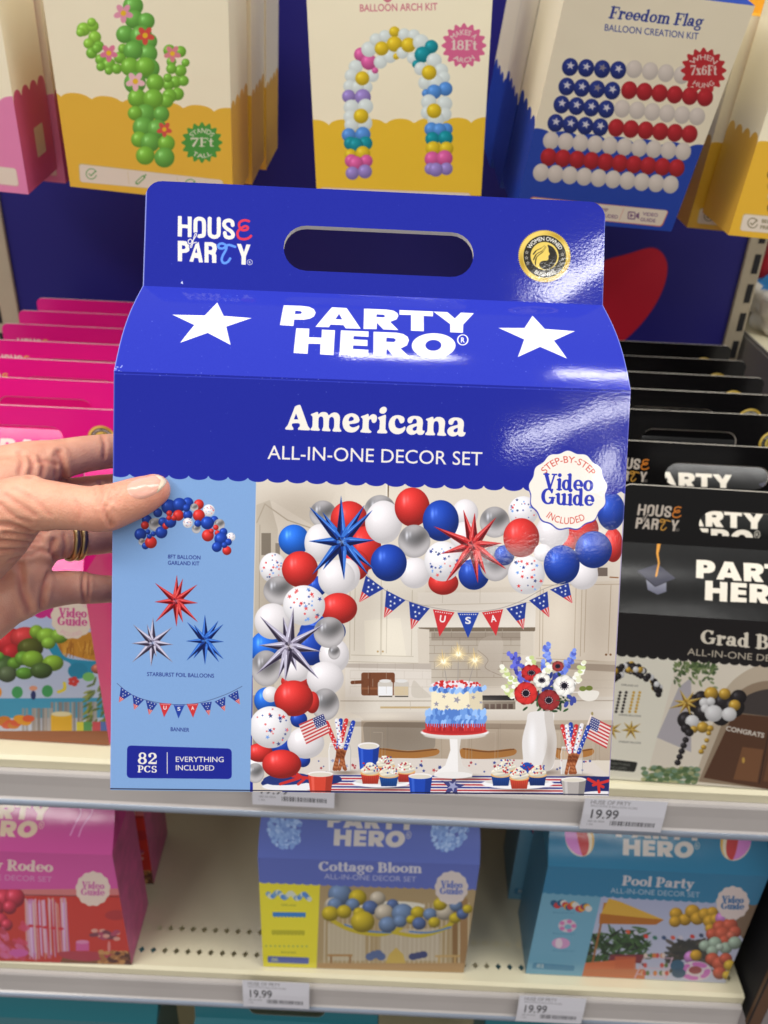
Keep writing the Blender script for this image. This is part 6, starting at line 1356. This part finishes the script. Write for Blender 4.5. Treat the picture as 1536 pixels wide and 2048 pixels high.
FOLDS = [([(200, 966), (206, 984), (202, 1004), (212, 1030), (222, 1050)], .0007, .0011), ([(190, 972), (192, 990), (196, 1012)], .0004, .0008), ([(212, 974), (222, 986), (220, 1000), (214, 1012)], .0005, .0008), ([(228, 972), (234, 988), (232, 1006)], .0004, .0008), ([(218, 982), (230, 992), (226, 1004), (216, 998), (218, 984)], .0004, .0007),
         ([(240, 976), (242, 995), (238, 1012)], .0003, .0007), ([(150, 1000), (160, 1020), (158, 1040)], .00025, .0008),
         ([(88, 1062), (60, 1062), (20, 1050), (-10, 1050)], .0007, .0014), ([(82, 1074), (50, 1070), (10, 1066)], .0007, .0013), ([(78, 1084), (40, 1084), (0, 1082)], .0006, .0013), ([(66, 1096), (30, 1100), (-10, 1102)], .0005, .0013), ([(52, 1110), (20, 1120)], .0004, .0012),
         ([(0, 1010), (30, 1035), (60, 1045)], .0003, .001), ([(10, 990), (40, 1010), (70, 1030)], .0003, .001), ([(30, 975), (70, 1000), (100, 1030)], .0002, .001),
         ([(118, 905), (124, 925), (128, 948), (124, 962)], .0009, .0016), ([(108, 912), (112, 930), (110, 950)], .0005, .0012), ([(60, 915), (66, 935), (60, 955)], .0006, .0014), ([(80, 915), (88, 930), (84, 950)], .0005, .0012), ([(40, 905), (46, 925), (40, 945)], .0004, .0013), ([(66, 925), (90, 922), (112, 930)], .0004, .0012),
         ([(205, 872), (210, 890), (208, 915)], .0004, .001),
         ([(108, 1082), (104, 1100), (110, 1120)], .0008, .0014), ([(128, 1070), (132, 1090), (128, 1112)], .0004, .001),
         ([(96, 1150), (88, 1180), (84, 1210)], .0009, .0015), ([(168, 1146), (166, 1175), (170, 1204)], .0006, .001), ([(178, 1148), (178, 1175), (176, 1204)], .0004, .0009), ([(40, 1130), (46, 1180), (60, 1220)], .0008, .0016), ([(62, 1110), (80, 1100), (100, 1106)], .0006, .0012)]
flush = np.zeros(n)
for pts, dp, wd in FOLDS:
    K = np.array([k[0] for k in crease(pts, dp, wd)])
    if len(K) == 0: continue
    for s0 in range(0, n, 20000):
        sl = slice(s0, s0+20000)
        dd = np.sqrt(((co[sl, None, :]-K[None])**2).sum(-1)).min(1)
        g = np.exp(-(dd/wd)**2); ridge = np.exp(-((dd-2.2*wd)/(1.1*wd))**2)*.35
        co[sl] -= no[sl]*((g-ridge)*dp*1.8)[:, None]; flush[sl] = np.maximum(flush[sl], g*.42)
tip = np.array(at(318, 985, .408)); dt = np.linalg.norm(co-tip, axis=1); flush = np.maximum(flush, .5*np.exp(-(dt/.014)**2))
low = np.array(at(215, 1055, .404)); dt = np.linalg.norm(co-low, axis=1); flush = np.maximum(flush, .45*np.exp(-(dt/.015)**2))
hm.vertices.foreach_set('co', co.ravel())
ca = hm.color_attributes.new('flush', 'FLOAT_COLOR', 'POINT'); buf = np.ones((n, 4), np.float32); buf[:, :3] = flush[:, None]; ca.data.foreach_set('color', buf.ravel())
hm.update()
hand = link('person', hm, [M_skin], None, True)
tag(hand, 'left hand gripping the blue carton, thumb in front, two bands on a finger', 'hand')
# nail of the thumb
NP = [(254, 973), (257, 985), (265, 994), (280, 998), (300, 993), (318, 982), (330, 968), (334, 956), (329, 948), (316, 945), (300, 948), (276, 957), (261, 965)]
M_nail = mat('nail', (230, 170, 152), .16); M_nail.node_tree.nodes['Principled BSDF'].inputs['Subsurface Weight'].default_value = .1
M_tip = mat('nail_edge', (228, 208, 180), .25)
# a gently arched plate fitted to the skin under it
fit = []
for x in range(258, 326, 6):
    for y in range(950, 996, 5):
        p, q = skin_at(x, y)
        if p is not None: fit.append((x, y, p.dot(CF)))
fit = np.array(fit); u_, v_2 = (fit[:, 0]-292)/40, (fit[:, 1]-972)/25
AA = np.c_[np.ones(len(fit)), u_, v_2, u_*u_, u_*v_2, v_2*v_2]
kf = np.linalg.lstsq(AA, fit[:, 2], rcond=None)[0]
def plate(x, y, lift):
    u, w_ = (x-292)/40, (y-972)/25
    dd = float(np.dot(kf, [1, u, w_, u*u, u*w_, w_*w_])); p, q = skin_at(x, y)
    if p is not None: dd = p.dot(CF)
    return at(x, y, dd-lift)
def sheet(name, rim, m_, lift, parent, rings_n=6):
    rim = spline(rim, 5, True); cx, cy = rim.mean(0); m = len(rim); V = []; F = []
    for j in range(rings_n+1):
        t = 1-j/rings_n
        for (x, y) in rim: V.append(plate(cx+(x-cx)*t, cy+(y-cy)*t, lift*(1 if j else .1)))
    for j in range(rings_n):
        for i in range(m): F.append((j*m+i, j*m+(i+1) % m, (j+1)*m+(i+1) % m, (j+1)*m+i))
    return link(name, mesh(name, V, F), [m_], parent, True)
nail_o = sheet('thumbnail', NP, M_nail, .0006, hand)
sheet('nail_edge', [(305, 946.5), (318, 944), (329, 946.5), (335, 956), (331, 968), (320, 981), (313, 986), (318, 977), (325, 966), (327, 957), (323, 951), (315, 948.5)], M_tip, .0009, nail_o)
# two plain bands
ax0, ax1 = at(120, 1078, .4735), at(165, 1075, .482); axd = (ax1-ax0).normalized(); cen = at(146, 1076.5, .4783)
xx_ = Vector((0, 0, 1)).cross(axd).normalized(); yy_ = axd.cross(xx_)
M_gold = mat('pale_gold', (206, 176, 122), .32, 1., bump=.05, bscale=800)
for k, off in enumerate((-.0021, .0021)):
    prof = [(-.0019, .0002), (-.0015, .0010), (0, .0013), (.0015, .0010), (.0019, .0002), (.001, -.0004), (-.001, -.0004)]
    V = []; N_ = 48; r0 = .0117
    for i in range(N_):
        a = 2*math.pi*i/N_
        for (u, h) in prof: V.append(cen+axd*(off+u)+(xx_*math.cos(a)+yy_*math.sin(a))*(r0+h))
    np_ = len(prof)
    F = [(i*np_+j, i*np_+(j+1) % np_, ((i+1) % N_)*np_+(j+1) % np_, ((i+1) % N_)*np_+j) for i in range(N_) for j in range(np_)]
    link('finger_ring', mesh('finger_ring', V, F), [M_gold], hand, True)
